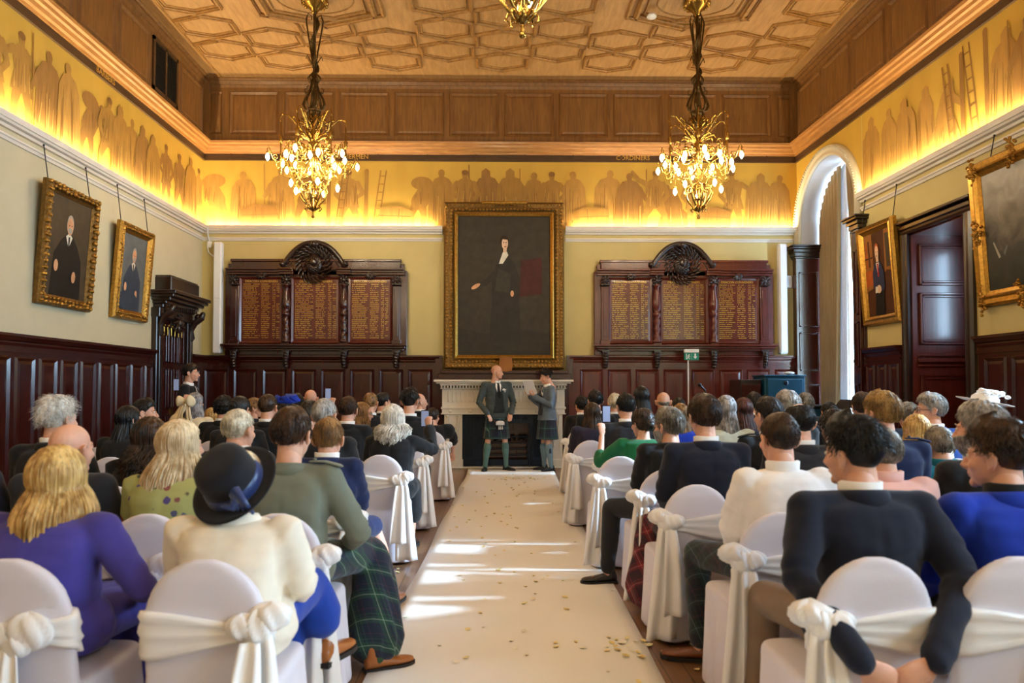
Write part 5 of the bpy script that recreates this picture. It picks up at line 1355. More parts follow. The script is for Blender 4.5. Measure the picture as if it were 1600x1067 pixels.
# ---- poses (local frame: +y forward, +x the person's right, z up; hips over the origin)
LAP=(( .212,.03,.775),(.135,.24,.645))
def pose_seated(k,hs,sp):
    """k stretches the trunk so that the head meets its height"""
    Z=lambda z:.47+(z-.47)*k
    J=dict(pelvis=(0,-.01,.575),waist=(0,-.045,Z(.70)),chest=(0,-.06,Z(.90)),neck=(0,-.035,Z(1.075)),head=(0,.005,Z(1.345)-.118*hs))
    J['shR']=(.175*sp.get('sw',1),-.055,Z(1.02));J['shL']=(-.175*sp.get('sw',1),-.055,Z(1.02))
    def sc(p): return (p[0],p[1],Z(p[2]) if p[2]>.5 else p[2])
    for n,s in (('R',1),('L',-1)):
        a=sp.get('arm'+n)
        if a: J['el'+n],J['wr'+n]=a
        else: q=max(.8,sp.get('sw',1));J['el'+n],J['wr'+n]=sc((s*LAP[0][0]*q,)+LAP[0][1:]),sc((s*LAP[1][0]*q,)+LAP[1][1:])
    for s,n in ((1,'R'),(-1,'L')):
        J['hip'+n]=(s*.09,.0,.578);kn=sp.get('knee'+n,(s*.12,.43,.545));an=sp.get('ankle'+n,(kn[0]*1.0,kn[1]-.10,.085));J['kn'+n]=kn;J['an'+n]=an
        J['toe'+n]=sp.get('toe'+n,(0.0+s*.10,1,0))
    return J
def pose_standing(H,sp):
    q=H/1.80
    J=dict(pelvis=(0,0,.96*q),waist=(0,.0,1.12*q),chest=(0,-.01,1.32*q),neck=(0,-.01,1.50*q),head=(0,.02,H-.118))
    sw=sp.get('sw',1);J['shR']=(.185*sw,-.01,1.45*q);J['shL']=(-.185*sw,-.01,1.45*q)
    for n,s in (('R',1),('L',-1)):
        a=sp.get('arm'+n,((s*.27,.0,1.17),(s*.26,.08,.93)));J['el'+n]=tuple(c*(q if i==2 else 1) for i,c in enumerate(a[0]));J['wr'+n]=tuple(c*(q if i==2 else 1) for i,c in enumerate(a[1]))
        J['hip'+n]=(s*.09,0,.95*q);J['kn'+n]=sp.get('knee'+n,(s*.13,.02,.50*q));J['an'+n]=sp.get('ankle'+n,(s*.15,-.01,.085));J['toe'+n]=sp.get('toe'+n,(s*.35,1,0))
    return J
def trunk(J,g,fem,seated,top_in=0.0,belly=0.0):
    """torso rings, g = extra girth"""
    P=lambda n:Vector(J[n]);w=.92 if fem else 1.0
    pel,wa,ch,nk=P('pelvis'),P('waist'),P('chest'),P('neck')
    sh=(P('shR')+P('shL'))/2;sw=(P('shR')-P('shL')).length/2
    rows=[(pel+Vector((0,0,-.075)),.150+.012*fem,.115),(pel,.178+.012*fem,.135),(pel.lerp(wa,.5),.170,.125),(wa,.152*w+.01,.112),(wa.lerp(ch,.5),.160*w+.006,.115),(ch,.172*w+.006,.118),(ch.lerp(sh,.6),sw*.98,.108),(sh+Vector((0,.004,.015)),sw*.86,.088),(sh.lerp(nk,.55)+Vector((0,.006,.012)),sw*.55,.070),(nk+Vector((0,.004,-.002-top_in)),.072,.060)]
    b=MB();R=[]
    for i,(c,rx,ry) in enumerate(rows):
        bl=belly*(1 if i in (2,3,4) else .4 if i in (1,5) else 0)
        R.append([(c.x+(rx+g+bl*.6)*x,c.y+(ry+g+bl)*y+bl*.3,c.z) for x,y in rrect(1,1,26,2.6)])
    b.loft(R);return b
def limb(J,names,rs): return [J[n] for n in names],rs
def person(sp):
    """one seated or standing guest: fused body with clothing, hair and shoes as children"""
    near=sp.get('near',0);fem=sp.get('fem',False);rn=random.Random(sp['seed']);hs=sp.get('hs',1.0 if not fem else .95)
    st=sp.get('standing')
    J=pose_standing(sp['H'],sp) if st else pose_seated(sp['k'],hs,sp)
    V3=lambda n:Vector(J[n])
    skin=M[sp.get('skin','skin')]
    vb=.0125 if near else .017
    # -- body under the clothes: trunk, arms and legs fused, with head and hands grown on
    core=MB();core.join(trunk(J,-.014,fem,not st,.0))
    for n in 'RL':
        core.tube([J['sh'+n],J['el'+n],J['wr'+n]],[.048,.038,.026],10)
        th=.072 if not fem else .07
        core.tube([J['hip'+n],J['kn'+n]],[th,.052],12);a=V3('kn'+n).lerp(V3('an'+n),.33);core.tube([J['kn'+n],a,V3('an'+n),V3('an'+n)+Vector((0,0,-.04))],[.050,.054,.034,.032],12)
        core.tube([V3('an'+n)+Vector((0,0,-.045)),V3('an'+n)+Vector((0,0,-.05))+Vector(J['toe'+n]).normalized()*.12],[.030,.024],8)
    core.tube([V3('neck')+Vector((0,-.005,-.06)),V3('neck')+Vector((0,.0,.05))],[.07 if not fem else .06,.052 if not fem else .045],12)
    body=remesh(core,vb,3)
    hy=sp.get('head',0);hp=sp.get('nod',0);hr=sp.get('tilt',0)
    HM=Matrix.Translation(V3('head'))@Matrix.Rotation(radians(hy),4,'Z')@Matrix.Rotation(radians(hr),4,'Y')@Matrix.Rotation(radians(-hp),4,'X')@Matrix.Scale(hs,4)
    body.join(HEAD[fem],HM)
    for n in 'RL':
        w=V3('wr'+n);e=V3('el'+n);d=(w-e).normalized();hd=sp.get('hand'+n,'relaxed')
        if hd is None: continue
        fw=sp.get('fing'+n,d+Vector((0,.25,-.25)) if not st else d);up=sp.get('palm'+n,(0,0,1) if not st else ((1,.2,0) if n=='R' else (-1,.2,0)))
        S=Matrix.Scale(.96 if not fem else .88,4)
        F=frame_to(w-d*.005,fw,up)@S
        if n=='L': F=F@Matrix.Diagonal((-1,1,1,1))
        body.join(HAND[hd],F)
    o=body.build('person',skin,local=True);o['label']=sp['label'];o['category']='person'
    o.location=(sp['x'],sp['y'],0);o.rotation_euler=(0,0,radians(sp.get('yaw',0)))
    def child(name,mb,mat,parent=o,label=None):
        c=mb.build(name,mat,parent,local=True)
        if label:c['label']=label
        return c
    def hjoin(mb,mat=None): return MB().join(mb,HM if mat is None else mat)
    # -- eyes, brows, mouth for faces that show
    if sp.get('face'):
        e=MB()
        for s in (-1,1): e.ball((s*.031,.0865,.004),(.0125,.008,.0075),10,7)
        ey=child('eye',hjoin(e),M['eye_white']);e=MB()
        for s in (-1,1): e.ball((s*.031,.0925,.004),(.0058,.0035,.0060),8,6)
        child('iris',hjoin(e),M['iris'],ey);e=MB()
        for s in (-1,1): e.tube([(s*.014,.097,.022),(s*.030,.094,.028),(s*.046,.082,.022)],[.0035,.0042,.002],6)
        child('eyebrow',hjoin(e),HAIRC[sp.get('brow',sp.get('hc','dark'))]);e=MB();e.tube([(-.021,.0915,-.0655),(0,.0990,-.0655),(.021,.0915,-.0655)],[.0022,.0034,.0022],6);child('lips',hjoin(e),M['lip'])
    h=make_hair(sp['hair'],sp['seed']%97+1,near)
    if h: hm=child('hair',hjoin(h),HAIRC[sp['hc']])
    if sp.get('beard'):
        b=MB();R=[]
        for i in range(15):
            el=radians(-78+62*i/14);ring=[]
            for j in range(40):
                a=2*pi*j/40;d=Vector((cos(el)*cos(a),cos(el)*sin(a),sin(el)));f=d.y;r=r_head(d);k=smooth(-.05,.18,f)*smooth(-.12,-.3,d.z)
                ring.append(d*(r*(.9+.1*k)+.022*k+.005*k*noise.noise(d*40)))
            R.append(ring)
        b.loft(R);child('beard',hjoin(b),HAIRC[sp['beard']])
    # -- upper garment
    gar0=sp.get('gar','jacket');top=sp['top'];tm=M[top];g=.013 if sp.get('fit')!='loose' else .022
    b=MB();tr=trunk(J,g,fem,not st,sp.get('vneck',0),sp.get('belly',0.0));b.join(tr)
    cut=sp.get('sleeve',1.0)
    for n in 'RL':
        s,e,w=V3('sh'+n),V3('el'+n),V3('wr'+n)
        k=1.0 if not fem else .9
        if sp.get('puff'): b.ball(s+(e-s)*.35,(.085,.085,.10))
        if gar0=='jacket' and not fem: b.ball(s+Vector((0,0,.012)),(.070,.066,.062));b.tube([V3('neck')+Vector((0,-.01,-.035)),s+Vector((0,0,.022))],[.058,.05],12)
        mid=s.lerp(e,.5)+Vector((0,0,-.002))
        end=e.lerp(w,cut*.97 if cut<=1 else 1)
        fl=.046*k if sp.get('fit')!='loose' else .058
        if cut>.55: b.tube([s+(V3('neck')-s)*.10,s,mid,e,e.lerp(end,.5),end],[.066*k,.072*k,.066*k,.057*k,.050*k,fl],14)
        elif cut>.05: b.tube([s+(V3('neck')-s)*.10,s,mid,e,end],[.066*k,.074*k,.070*k,.064*k,.066*k],14)
        else: b.tube([s+(V3('neck')-s)*.10,s,mid],[.066*k,.072*k,.07*k],14)
    if not st and sp.get('tails',True):   # jacket skirt lying on the seat
        b.tube([(-.11,-.02,.595),(.11,-.02,.595)],[.110,.110],12)
    elif st:
        p=V3('pelvis');R=[]
        for dz,rx,ry in ((.16,.162,.122),(.05,.188,.142),(-.06,.205,.155),(sp.get('hem',-.13),.212,.16)): R.append([(p.x+rx*x,p.y+ry*y,p.z+dz) for x,y in rrect(1,1,26,2.6)])
        b.loft(R)
    off=Vector((rn.uniform(0,50),rn.uniform(0,50),rn.uniform(0,50)));wr=sp.get('wrinkle',.0075)
    shz=V3('shR').z;shx=V3('shR').x;elb=[V3('elR'),V3('elL')];AX=[(V3('wrR')-V3('shR')).normalized()]
    def crease(v):
        n=noise.noise(Vector((v.x*11,v.y*11,v.z*7))+off)+.6*noise.noise(Vector((v.x*20,v.y*20,v.z*26))+off)
        c=Vector((0,v.y+.05,0));d=Vector((v.x,v.y+.04,0));d=d.normalized() if d.length>.01 else d
        rd=.32-abs(noise.noise(Vector((v.x*8,v.y*8,v.z*13))+off*1.7));o=wr*(.7*n+.9*rd)
        if v.y<0 and abs(v.x)<.014 and sp.get('seam',True): o-=.003*(1-abs(v.x)/.014)
        if abs(v.z-shz)<.20:   # sleeve head seam
            e=abs(abs(v.x)-.93*shx-.02*(v.z-shz));
            if e<.013: o-=.0045*(1-e/.013)
        for E in elb:          # drag folds at the elbow and along the sleeve
            q=(v-E);r=q.length
            if r<.17: o+=.0065*(1-r/.17)*sin(q.dot(AX[0])*95+3*noise.noise(v*12+off))
        if v.y<0 and v.z<shz-.1 and abs(v.x)<.2: o+=.0035*sin(v.z*48+abs(v.x)*26+4*noise.noise(v*6+off))*smooth(shz-.08,shz-.24,v.z)
        return v+d*o
    jm=remesh(b,.0115 if near else .016,4,.5,crease)
    gar=gar0;from mathutils.bvhtree import BVHTree;J['bvh']=BVHTree.FromPolygons(jm.v,jm.f) if st else None;jk=child(gar,jm,tm)
    nk=V3('neck')
    def ring(z,r,ry,th,h,front=1.0,lo=0.0,back=.0,nseg=30):
        """standing collar round the neck, open at the front when front<1"""
        m=MB();R=[]
        for j in range(nseg+1):
            a=-pi/2+ (j/nseg-.5)*2*pi*front
            c,s=cos(a),sin(a);dip=-lo*max(0,s);p=lambda q,zz:(nk.x+(r+q)*c,nk.y+.0+(ry+q)*s-back,zz+dip)
            R.append([p(.0,z-h),p(th,z-h),p(th+.004,z),p(th*.5,z+.004),p(-.004,z)])
        m.loft(R,0,True);return m
    rr=.064 if not fem else .057
    def leaf(z,nseg=30):
        m=MB();R=[]
        for j in range(nseg+1):
            a=-pi/2+(j/nseg-.5)*2*pi*.74;c,s=cos(a),sin(a);k=max(0,-s);dz=-.03*max(0,s)-.012*(1-k)
            def p(q,zz): return (nk.x+(rr+.008+q)*c*1.06,nk.y-.004+(rr+.002+q)*s,zz+dz)
            R.append([p(0,z-.05),p(.002,z),p(.010,z+.004),p(.018,z-.010),p(.030+.004*k,z-.050),p(.022,z-.056)])
        m.loft(R,0,True);return m
    if gar in('jacket',):
        if sp.get('collar','white_shirt'): child('shirt_collar',ring(nk.z+.050,rr,.062,.006,.075,1.0,.02),M[sp.get('collar','white_shirt')])
        m=leaf(nk.z+.026);child('collar',m,tm,jk)
    elif gar=='shirt':
        m=ring(nk.z+.042,rr+.002,.064,.008,.07,.95,.02);child('collar',m,tm,jk)
        yk=[];m=MB();s=(V3('shR')+V3('shL'))/2
        m.tube([(-.15,s.y-.108,s.z-.085),(0,s.y-.124,s.z-.10),(.15,s.y-.108,s.z-.085)],.003,6);child('yoke_seam',m,tm,jk)
    if sp.get('epaulette'):
        for n,s in (('R',1),('L',-1)):
            m=MB();a=V3('sh'+n)+Vector((-s*.075,-.005,.083));c=V3('sh'+n)+Vector((s*.045,-.005,.066));m.tube([a,a.lerp(c,.5)+Vector((0,0,.008)),c],[.018,.022,.026],10,flat=.3,up=(0,0,1));m.ball(a+Vector((s*.012,0,.01)),(.009,.009,.006));child('epaulette',m,M[sp['epaulette']] if sp['epaulette'] in M else tm,jk)
    if sp.get('cuff') and cut>.9:
        for n in 'RL':
            w,e=V3('wr'+n),V3('el'+n);m=MB();m.tube([e.lerp(w,.88),e.lerp(w,1.0)],[.038,.037],14,round_=False);child('cuff',m,M['white_shirt'],jk)
    # -- lower garment
    low=sp.get('low','dark_trousers');lk=sp.get('lk','trousers');lm=M[low]
    if st and lk=='kilt':
        p=V3('pelvis');m=MB();R=[];nn=96
        top_z=p.z+.10;bot=sp.get('kilt_hem',.50*sp['H']/1.8)
        for i in range(9):
            t=i/8;z=lerp(top_z,bot,t);rx=lerp(.168,.235,t**.8);ry=lerp(.125,.185,t**.8);ringp=[]
            for j in range(nn):
                a=2*pi*j/nn;f=max(0,-sin(a));pl=.010*t*(.25+.75*smooth(-.3,.4,f))*(((j%6)/6)-.5)*2
                ringp.append((p.x+(rx+pl)*cos(a),p.y+(ry+pl)*sin(a),z))
            R.append(ringp)
        inner=[[(p.x+(q[0]-p.x)*.97,p.y+(q[1]-p.y)*.97,q[2]+.002) for q in rg] for rg in R][::-1]
        m.loft(R+inner,0,True,False);child('kilt',m,lm)
    elif lk=='kilt':
        m=MB();m.tube([(-.09,-.02,.605),(.09,-.02,.605)],[.122,.122],14)
        for n in 'RL':
            a=V3('hip'+n)+Vector((0,.0,.02));c=V3('kn'+n)+Vector((0,.035,.012));m.tube([a,a.lerp(c,.5),c],[.100,.094,.088],14)
            m.tube([c,c+Vector((0,.02,-.10))],[.085,.090],14)
        mid=(V3('knR')+V3('knL'))/2;m.tube([(0,.05,.59),(mid.x,mid.y,mid.z+.01)],[.10,.085],14);m.tube([V3('knR'),V3('knL')],[.085,.085],12)
        if sp.get('drape'):
            s=sp['drape'];q=V3('kn'+('R' if s>0 else 'L'));
            m.tube([q+Vector((s*.02,-.02,.0)),q+Vector((s*.04,-.06,-.2)),q+Vector((s*.05,-.10,-.39))],[.095,.125,.15],16,flat=.75)
        def pl(v):
            k=smooth(.56,.40,v.z);v=v.copy();v.x+=.010*k*sin(v.y*85+v.x*40);return v
        child('kilt',remesh(m,.0115 if near else .016,3,.5,pl),lm)
    elif lk=='skirt' and st:
        p=V3('pelvis');m=MB();R=[]
        for i in range(8):
            t=i/7;z=lerp(p.z+.12,.06,t);R.append([(p.x+lerp(.17,.26,t)*x*(1+.03*sin(9*k)),p.y+lerp(.13,.22,t)*y,z) for k,(x,y) in enumerate(rrect(1,1,36,2.2))])
        m.loft(R);child('skirt',m,lm)
    elif lk=='skirt':
        m=MB();m.tube([(-.08,-.01,.60),(.08,-.01,.60)],[.118,.118],14)
        for n in 'RL':
            a=V3('hip'+n)+Vector((0,0,.015));c=V3('kn'+n)+Vector((0,.02,.0));m.tube([a,c],[.10,.078],14)
            e=V3('kn'+n).lerp(V3('an'+n),sp.get('skirt_len',.55));m.tube([c,e+Vector((0,.0,0))],[.08,.095],14)
        m.tube([V3('knR'),V3('knL')],[.08,.08],12);e=((V3('knR')+V3('knL'))/2).lerp((V3('anR')+V3('anL'))/2,sp.get('skirt_len',.55));m.tube([(V3('knR')+V3('knL'))/2,e],[.09,.10],12)
        m.tube([(0,.05,.59),(V3('knR')+V3('knL'))/2],[.10,.08],12)
        child('skirt',remesh(m,.0125 if near else .017,4,.5,crease),lm)
    else:
        m=MB();m.join(MB().loft([[(c[0]+rx*x,c[1]+ry*y,c[2]) for x,y in rrect(1,1,22,2.6)] for c,rx,ry in ((V3('pelvis')+Vector((0,0,-.085)),.16,.125),(V3('pelvis'),.19,.147),(V3('pelvis')+Vector((0,0,.09)),.180,.135))]))
        for n in 'RL':
            kn,an=V3('kn'+n),V3('an'+n);end=an+Vector((0,0,.03)) if lk!='shorts' else kn+Vector((0,.03,-.06))
            m.tube([J['hip'+n],V3('hip'+n).lerp(kn,.5),kn],[.094,.084,.073],14)
            if lk!='shorts': m.tube([kn,kn.lerp(an,.4),end],[.072,.068,.056],14)
        child('trousers' if lk!='shorts' else 'shorts',remesh(m,.0115 if near else .016,4,.5,crease),lm)
    # -- socks and shoes
    for n in 'RL':
        kn,an=V3('kn'+n),V3('an'+n);f=Vector(J['toe'+n])
        if sp.get('sock'):
            m=MB();top_=kn.lerp(an,.16 if st else .22);m.tube([top_,kn.lerp(an,.36),kn.lerp(an,.75),an,an+Vector((0,0,-.03))],[.060,.064,.044,.041,.040],14);sk=child('sock',remesh(m,.010,2),M[sp['sock']])
            m=MB();m.tube([top_+Vector((0,0,.01)),top_+Vector((0,0,-.045))],[.064,.066],16);child('cuff',m,M[sp['sock']],sk)
            if sp.get('flash'): m=MB();m.prism([top_+Vector(((.066 if n=='R' else -.066),-.015,-.03)),top_+Vector(((.066 if n=='R' else -.066),.015,-.03)),top_+Vector(((.070 if n=='R' else -.070),.02,-.11)),top_+Vector(((.070 if n=='R' else -.070),-.02,-.11))],((.006 if n=='R' else -.006),0,0));child('garter_flash',m,lm,sk)
        kind=sp.get('shoe_kind','shoe');u,s=SHOE[kind];flat=Vector((f.x,f.y,0)).normalized();F=frame_to((an.x,an.y,max(0,an.z-.085)),flat,(0,0,1))
        sh=child('shoe',MB().join(u,F),M[sp.get('shoe','leather_black')]);child('sole',MB().join(s,F),M['sole'],sh)
    return o,J,HM,child
M['eye_white']=plain('eye_white',C(230,226,220),.3,0,.02);M['iris']=plain('iris',C(46,40,36),.3,0,.05);M['lip']=plain('lip',C(176,98,88),.5,0,.05)
M['phone']=plain('phone',C(20,20,24),.25,.2,.05,coat=.5);M['phone_screen']=emis('phone_screen',C(120,130,160),.35)
# ================================================================== the guests
CHAIRS=[];SEED=[100]
def at(px,Y): return (px-768)*Y/1120
def ztop(y,Y): return CAMH-(y-607)*Y/1120
def guest(px,yt,Y,hair,hc,top,label,who,sash='centre',cdx=0.0,**kw):
    SEED[0]+=7
    sp=dict(x=at(px,Y),y=Y,hair=hair,hc=hc,top=top,label=label,seed=SEED[0]);sp.update(kw)
    add={'bald':0,'ring':.0,'thinning':.005}.get(hair,.024)
    z=ztop(yt,Y)-add;sp['k']=max(.80,min(1.12,(z-.47)/(1.345-.47)))
    r=person(sp)
    if sash: chair(sp['x']+cdx,Y-.245,'white covered banquet chair '+who,sash)
    return r
def phone(p,yaw,label,tilt=0,sc=1):
    o=thing('phone',label,'phone',p,None,radians(yaw));o.rotation_euler=(radians(tilt),0,radians(yaw))
    b=MB();b.box(-.037,.037,-.0045,.0045,-.075,.075,bv=.004);b.build('phone_case',M['phone'],o,local=True)
    b=MB();b.box(-.033,.033,-.0055,-.0044,-.068,.068);b.build('screen',M['phone_screen'],o,local=True)
def glasses(HM,child):
    b=MB()
    for s in (-1,1): b.tube([(s*.032+.021*cos(2*pi*k/14),.102,.002+.018*sin(2*pi*k/14)) for k in range(15)],.0022,5,0,True,False);b.tube([(s*.053,.100,.006),(s*.078,.05,.006),(s*.084,-.01,.004)],.0022,5)
    b.tube([(-.011,.104,.006),(.011,.104,.006)],.002,5);child('glasses',MB().join(b,HM),M['black_metal'])
RB,LB=-12,12     # heads in the left block turn a little right, in the right block a little left
# ---------------------------------------------------------------- left block
guest(100,690,2.62,'bob','blonde','purple','woman in purple suit jacket with wavy blonde hair, lower left corner','with a centre bow, behind the woman in purple','centre',.04,fem=True,near=1,low='purple',lk='skirt',collar=None,head=-8,sw=1.08,armR=((.315,-.02,.72),(.20,.26,.62)),sleeve=.8)
o,J,HM,ch=guest(379,697,2.60,'crop','pale_blonde','cream','woman in cream jacket wearing a navy felt hat with ribbon','behind the woman in the navy hat','right',.0,fem=True,near=1,low='royal',lk='skirt',collar=None,head=-6,kneeR=(.14,.42,.61),ankleR=(.22,.47,.36),toeR=(.3,1,-.3),shoe='leather_tan',sw=1.05)
b=MB();b.lathe([(.001,.152),(.04,.153),(.075,.150),(.095,.135),(.103,.11),(.106,.05),(.112,.0),(.135,-.012),(.158,-.010),(.168,.002),(.166,.008),(.150,.000),(.128,-.002),(.100,.0),(.098,.05),(.09,.12),(.001,.14)],40,0,(0,0,0),True,False)
HT=HM@Matrix.Translation((-.005,-.035,.005))@Matrix.Rotation(radians(-16),4,'Y')@Matrix.Rotation(radians(44),4,'X')@Matrix.Diagonal((.98,1.08,.92,1))
M['hat_band']=plain('hat_band',C(34,52,104),.35,0,.1,8,sheen=.2)
h=ch('hat',MB().join(b,HT),M['black_velvet'],o,'navy felt hat with turned up brim');b=MB();b.lathe([(.1075,.045),(.110,.04),(.116,.004),(.114,.0),(.108,.0)],40,0,(0,0,0),True,False)
for k in range(5): b.tube([(.06,-.10,.025),(.03+.012*k,-.125,.03+.02*k),(.0+.02*k,-.13,.05-.02*k)],[.012,.020,.006],7)
ch('hat_ribbon',MB().join(b,HT),M['hat_band'],h)
guest(458,634,3.43,'short','brown','tweed','man in grey green tweed jacket with epaulettes and green tartan kilt','behind the man in the tweed jacket','right',.03,near=1,low='tartan_green',lk='kilt',epaulette='tweed',collar=None,head=-14,kneeR=(.30,.42,.54),ankleR=(.37,.26,.085),toeR=(.85,.5,0),sock='sock_dkgreen',shoe='leather_tan',shoe_kind='boot',drape=1,sw=1.08,armR=((.32,.02,.74),(.22,.26,.64)))
guest(287,652,3.43,'long_blonde','pale_blonde','floral','woman in green floral blouse with long pale blonde hair','with a bow, behind the floral blouse','centre',.0,fem=True,near=1,low='dark_trousers',gar='blouse',fit='loose',head=-35,sw=1.05)
guest(119,662,3.43,'ring','greying','charcoal','bald man in dark suit behind the woman in purple','behind the bald man on the left','centre',0,near=1,head=-18,belly=.02)
guest(-54,640,3.40,'short','brown','navy_dark','person in navy jacket cut off by the left edge','at the left edge, behind the navy jacket','centre',0)
guest(98,618,4.33,'wispy','white','black_suit','man with tousled white hair in dark suit near left panelling','behind the tousled white haired man','centre',0,near=1,head=-22)
guest(240,650,4.33,'curly_long','brown','black_suit','woman with long curly dark brown hair in black','behind the curly haired woman in black','right',-.06,fem=True,near=1,collar=None,head=-10)
guest(376,636,4.33,'crop','white_short','navy_dark','man with cropped white hair just beyond the navy hat','behind the man with cropped white hair','centre',0,near=1,head=-25)
guest(515,651,4.33,'short','light_brown','navy','boy with light brown hair in a navy suit','behind the boy in navy','right',.02,near=1,hs=.98,low='navy',lk='shorts',sw=.88,head=-6,kneeR=(.2,.40,.53),ankleR=(.34,.44,.085),shoe='leather_brown')
guest(509,620,5.15,'crop','grey','black_suit','grey haired man between the tweed jacket and the boy','behind the grey haired man','right',-.30,head=-20)
guest(207,631,6.0,'long','black','black_suit','woman with long black hair and earring by left panelling','behind the long black hair on the left','centre',.02,fem=True,collar=None,head=-30)
guest(485,623,6.15,'updo','dark','black_suit','woman with dark pinned up hair in black, middle of the left block','behind the dark pinned up hair','centre',0,fem=True,collar=None)
guest(615,631,6.16,'curly','white','black_suit','woman with white curly hair in black coat filming with a phone','with a side knot, behind the white curly hair','right',-.06,fem=True,near=1,low='black_suit',lk='skirt',collar=None,head=-12,hs=1.0,armR=((.34,.06,.90),(.285,.27,1.075)),handR='grip',fingR=(-.15,.25,1),palmR=(-.4,-1,.2),fit='loose',sleeve=.93)
phone((at(664,6.42),6.46,1.16),-6,'phone with lit screen held up by the white curly haired woman')
guest(378,616,6.15,'bun','black','black_suit','woman with sleek black hair tied in a bun','behind the sleek black bun','centre',0,fem=True,collar=None,head=-12)
guest(231,622,6.9,'short','black','black_suit','black haired man facing right beside the left panelling','behind the black haired man on the left','centre',.16,head=-62,yaw=-12,face=1)
guest(545,619,6.95,'short','brown','black_suit','dark haired man in black suit with white collar beyond the boy','behind the white collar beyond the boy','right',0,near=1,head=-10)
guest(421,614,6.95,'crop','brown','black_suit','man with very short brown hair in black suit','behind the very short brown hair','centre',0,head=-14)
guest(353,619,7.75,'curly_short','black','black_suit','person with bushy black hair in black, left block','behind the bushy black hair','centre',0)
guest(641,607,7.55,'fade','black','black_suit','tall black haired man in black suit beside the raised phone','behind the tall black haired man','right',0,head=-18,sw=1.05)
o,J,HM,ch=guest(567,627,7.75,'bob','light_brown','olive','woman with glasses and light brown hair in olive jacket','behind the olive jacket','centre',-.2,fem=True,head=-70,collar=None,face=1);glasses(HM,ch)
o,J,HM,ch=guest(401,620,8.6,'updo','light_brown','charcoal','woman in glasses looking right, light brown hair pinned up','behind the woman in glasses','centre',0,fem=True,head=-75,collar=None,face=1);glasses(HM,ch)
o,J,HM,ch=guest(446,622,7.75,'updo','dark','navy_dark','woman with a royal blue feathered fascinator','behind the royal blue fascinator','centre',.04,fem=True,collar=None,nod=14)
b=MB();b.ball((0,0,.0),(.145,.12,.035),20,10);r=random.Random(5)
for k in range(34): a=r.uniform(0,6.28);b.tube([(.05*cos(a),.05*sin(a),.02),(.11*cos(a),.11*sin(a),.05),(.155*cos(a+.3),.13*sin(a+.3),.0)],[.012,.022,.005],6)
ch('fascinator',MB().join(b,HM@Matrix.Translation((.02,-.02,.11))@Matrix.Rotation(.35,4,'X')),M['bright_blue'],o,'royal blue feathered fascinator')
o,J,HM,ch=guest(309,611,8.6,'long_straight','ash','ribbon','woman in cream with a large cream bow in her long hair','behind the cream hair bow','centre',0,fem=True,collar=None,gar='blouse',puff=True,head=-14,armL=((-.30,.10,1.02),(-.235,.28,1.25)),handL='grip',fingL=(.1,.2,1),palmL=(.4,-1,.2))
b=MB();b.ball((0,0,0),(.03,.03,.035));b.join(loop((0,.02,0),.13,.02,.06,1));b.join(loop((0,.02,0),-.13,.02,.06,3));b.join(tail((.03,0,-.02),(.08,-.01,-.30),.02,.045,2,.01,1));b.join(tail((-.03,0,-.02),(-.08,-.01,-.30),.02,.045,2,.01,2))
ch('hair_bow',MB().join(b,HM@Matrix.Translation((-.03,-.145,.02))),M['ribbon'],o,'large cream ribbon bow')
phone((at(277.5,8.9),8.93,1.475),-8,'phone held up left of the cream hair bow')
guest(465,614,8.6,'short','dark','charcoal','dark haired man right of the blue fascinator','behind the man right of the blue fascinator','centre',0,armR=((.30,.12,1.04),(.36,.28,1.20)),handR='grip',fingR=(0,.2,1),palmR=(-.3,-1,.2))
phone((at(513,8.9),8.93,1.36),4,'small bright phone raised above the grey haired man')
guest(580,612,8.6,'crop','light_brown','black_suit','man with cropped sandy hair in black suit near white curly hair','behind the cropped sandy hair','centre',0,head=-12)
guest(599,613,9.4,'short','black','black_suit','black haired man looking right, beyond the sandy haired man','behind the man beyond sandy hair','centre',0,head=-50,face=1)
guest(487,609,9.4,'bald','grey','charcoal','fully bald man far back under the left honours board','behind the fully bald man on the left','centre',0)
guest(677,635,9.45,'bun','dark','black_suit','woman in black dress with puffed sleeves, aisle end near fireplace','behind the puffed black sleeves','right',0,fem=True,collar=None,gar='dress',puff=True,low='skyblue',lk='skirt',skirt_len=.85,sleeve=.35,head=-24,armR=((.27,.02,.80),(.25,.14,.58)))
guest(334,638,9.4,'long','blonde','ribbon','small blonde girl in cream beyond the cream hair bow','behind the small blonde girl','centre',0,fem=True,collar=None,gar='blouse',hs=.92,sw=.8)
guest(656,615,10.2,'ring','grey','black_suit','balding old man in profile next to the tall black haired man','behind the balding old man','centre',.0,head=-65,face=1,brow='grey')
# ---------------------------------------------------------------- right block
guest(1338,650,2.60,'fade','black','navy_dark','man in navy suit with arms clasped behind his chair, lower right','with clasped arms behind it, under the man in navy','left',-.10,near=1,head=30,tilt=-3,low='brown_check',face=1,cuff=1,sw=1.16,armR=((.255,-.20,.80),(.015,-.435,.605)),armL=((-.285,-.17,.79),(-.205,-.43,.60)),fingR=(-1,-.05,-.55),fingL=(.9,-.05,-.55),palmR=(0,-1,.1),palmL=(0,-1,.1),kneeL=(-.17,.44,.55),ankleL=(-.23,.38,.085),wrinkle=.007)
guest(1567,655,2.60,'fade','brown','bright_blue','man in bright blue suit at the right edge','at the right edge, behind the bright blue suit','right',-.17,near=1,head=36,collar='black_suit',face=1,sw=1.1)
guest(1219,641,3.43,'crop','brown','white_shirt','man in white shirt and dark tartan trousers, right block','with a side knot, behind the white shirt','left',-.12,near=1,gar='shirt',fit='loose',low='tartan_trews',shoe='leather_brown',head=10,kneeL=(-.28,.43,.55),ankleL=(-.285,.36,.085),toeL=(-.95,.28,0),wrinkle=.010,seam=False,sw=1.05)
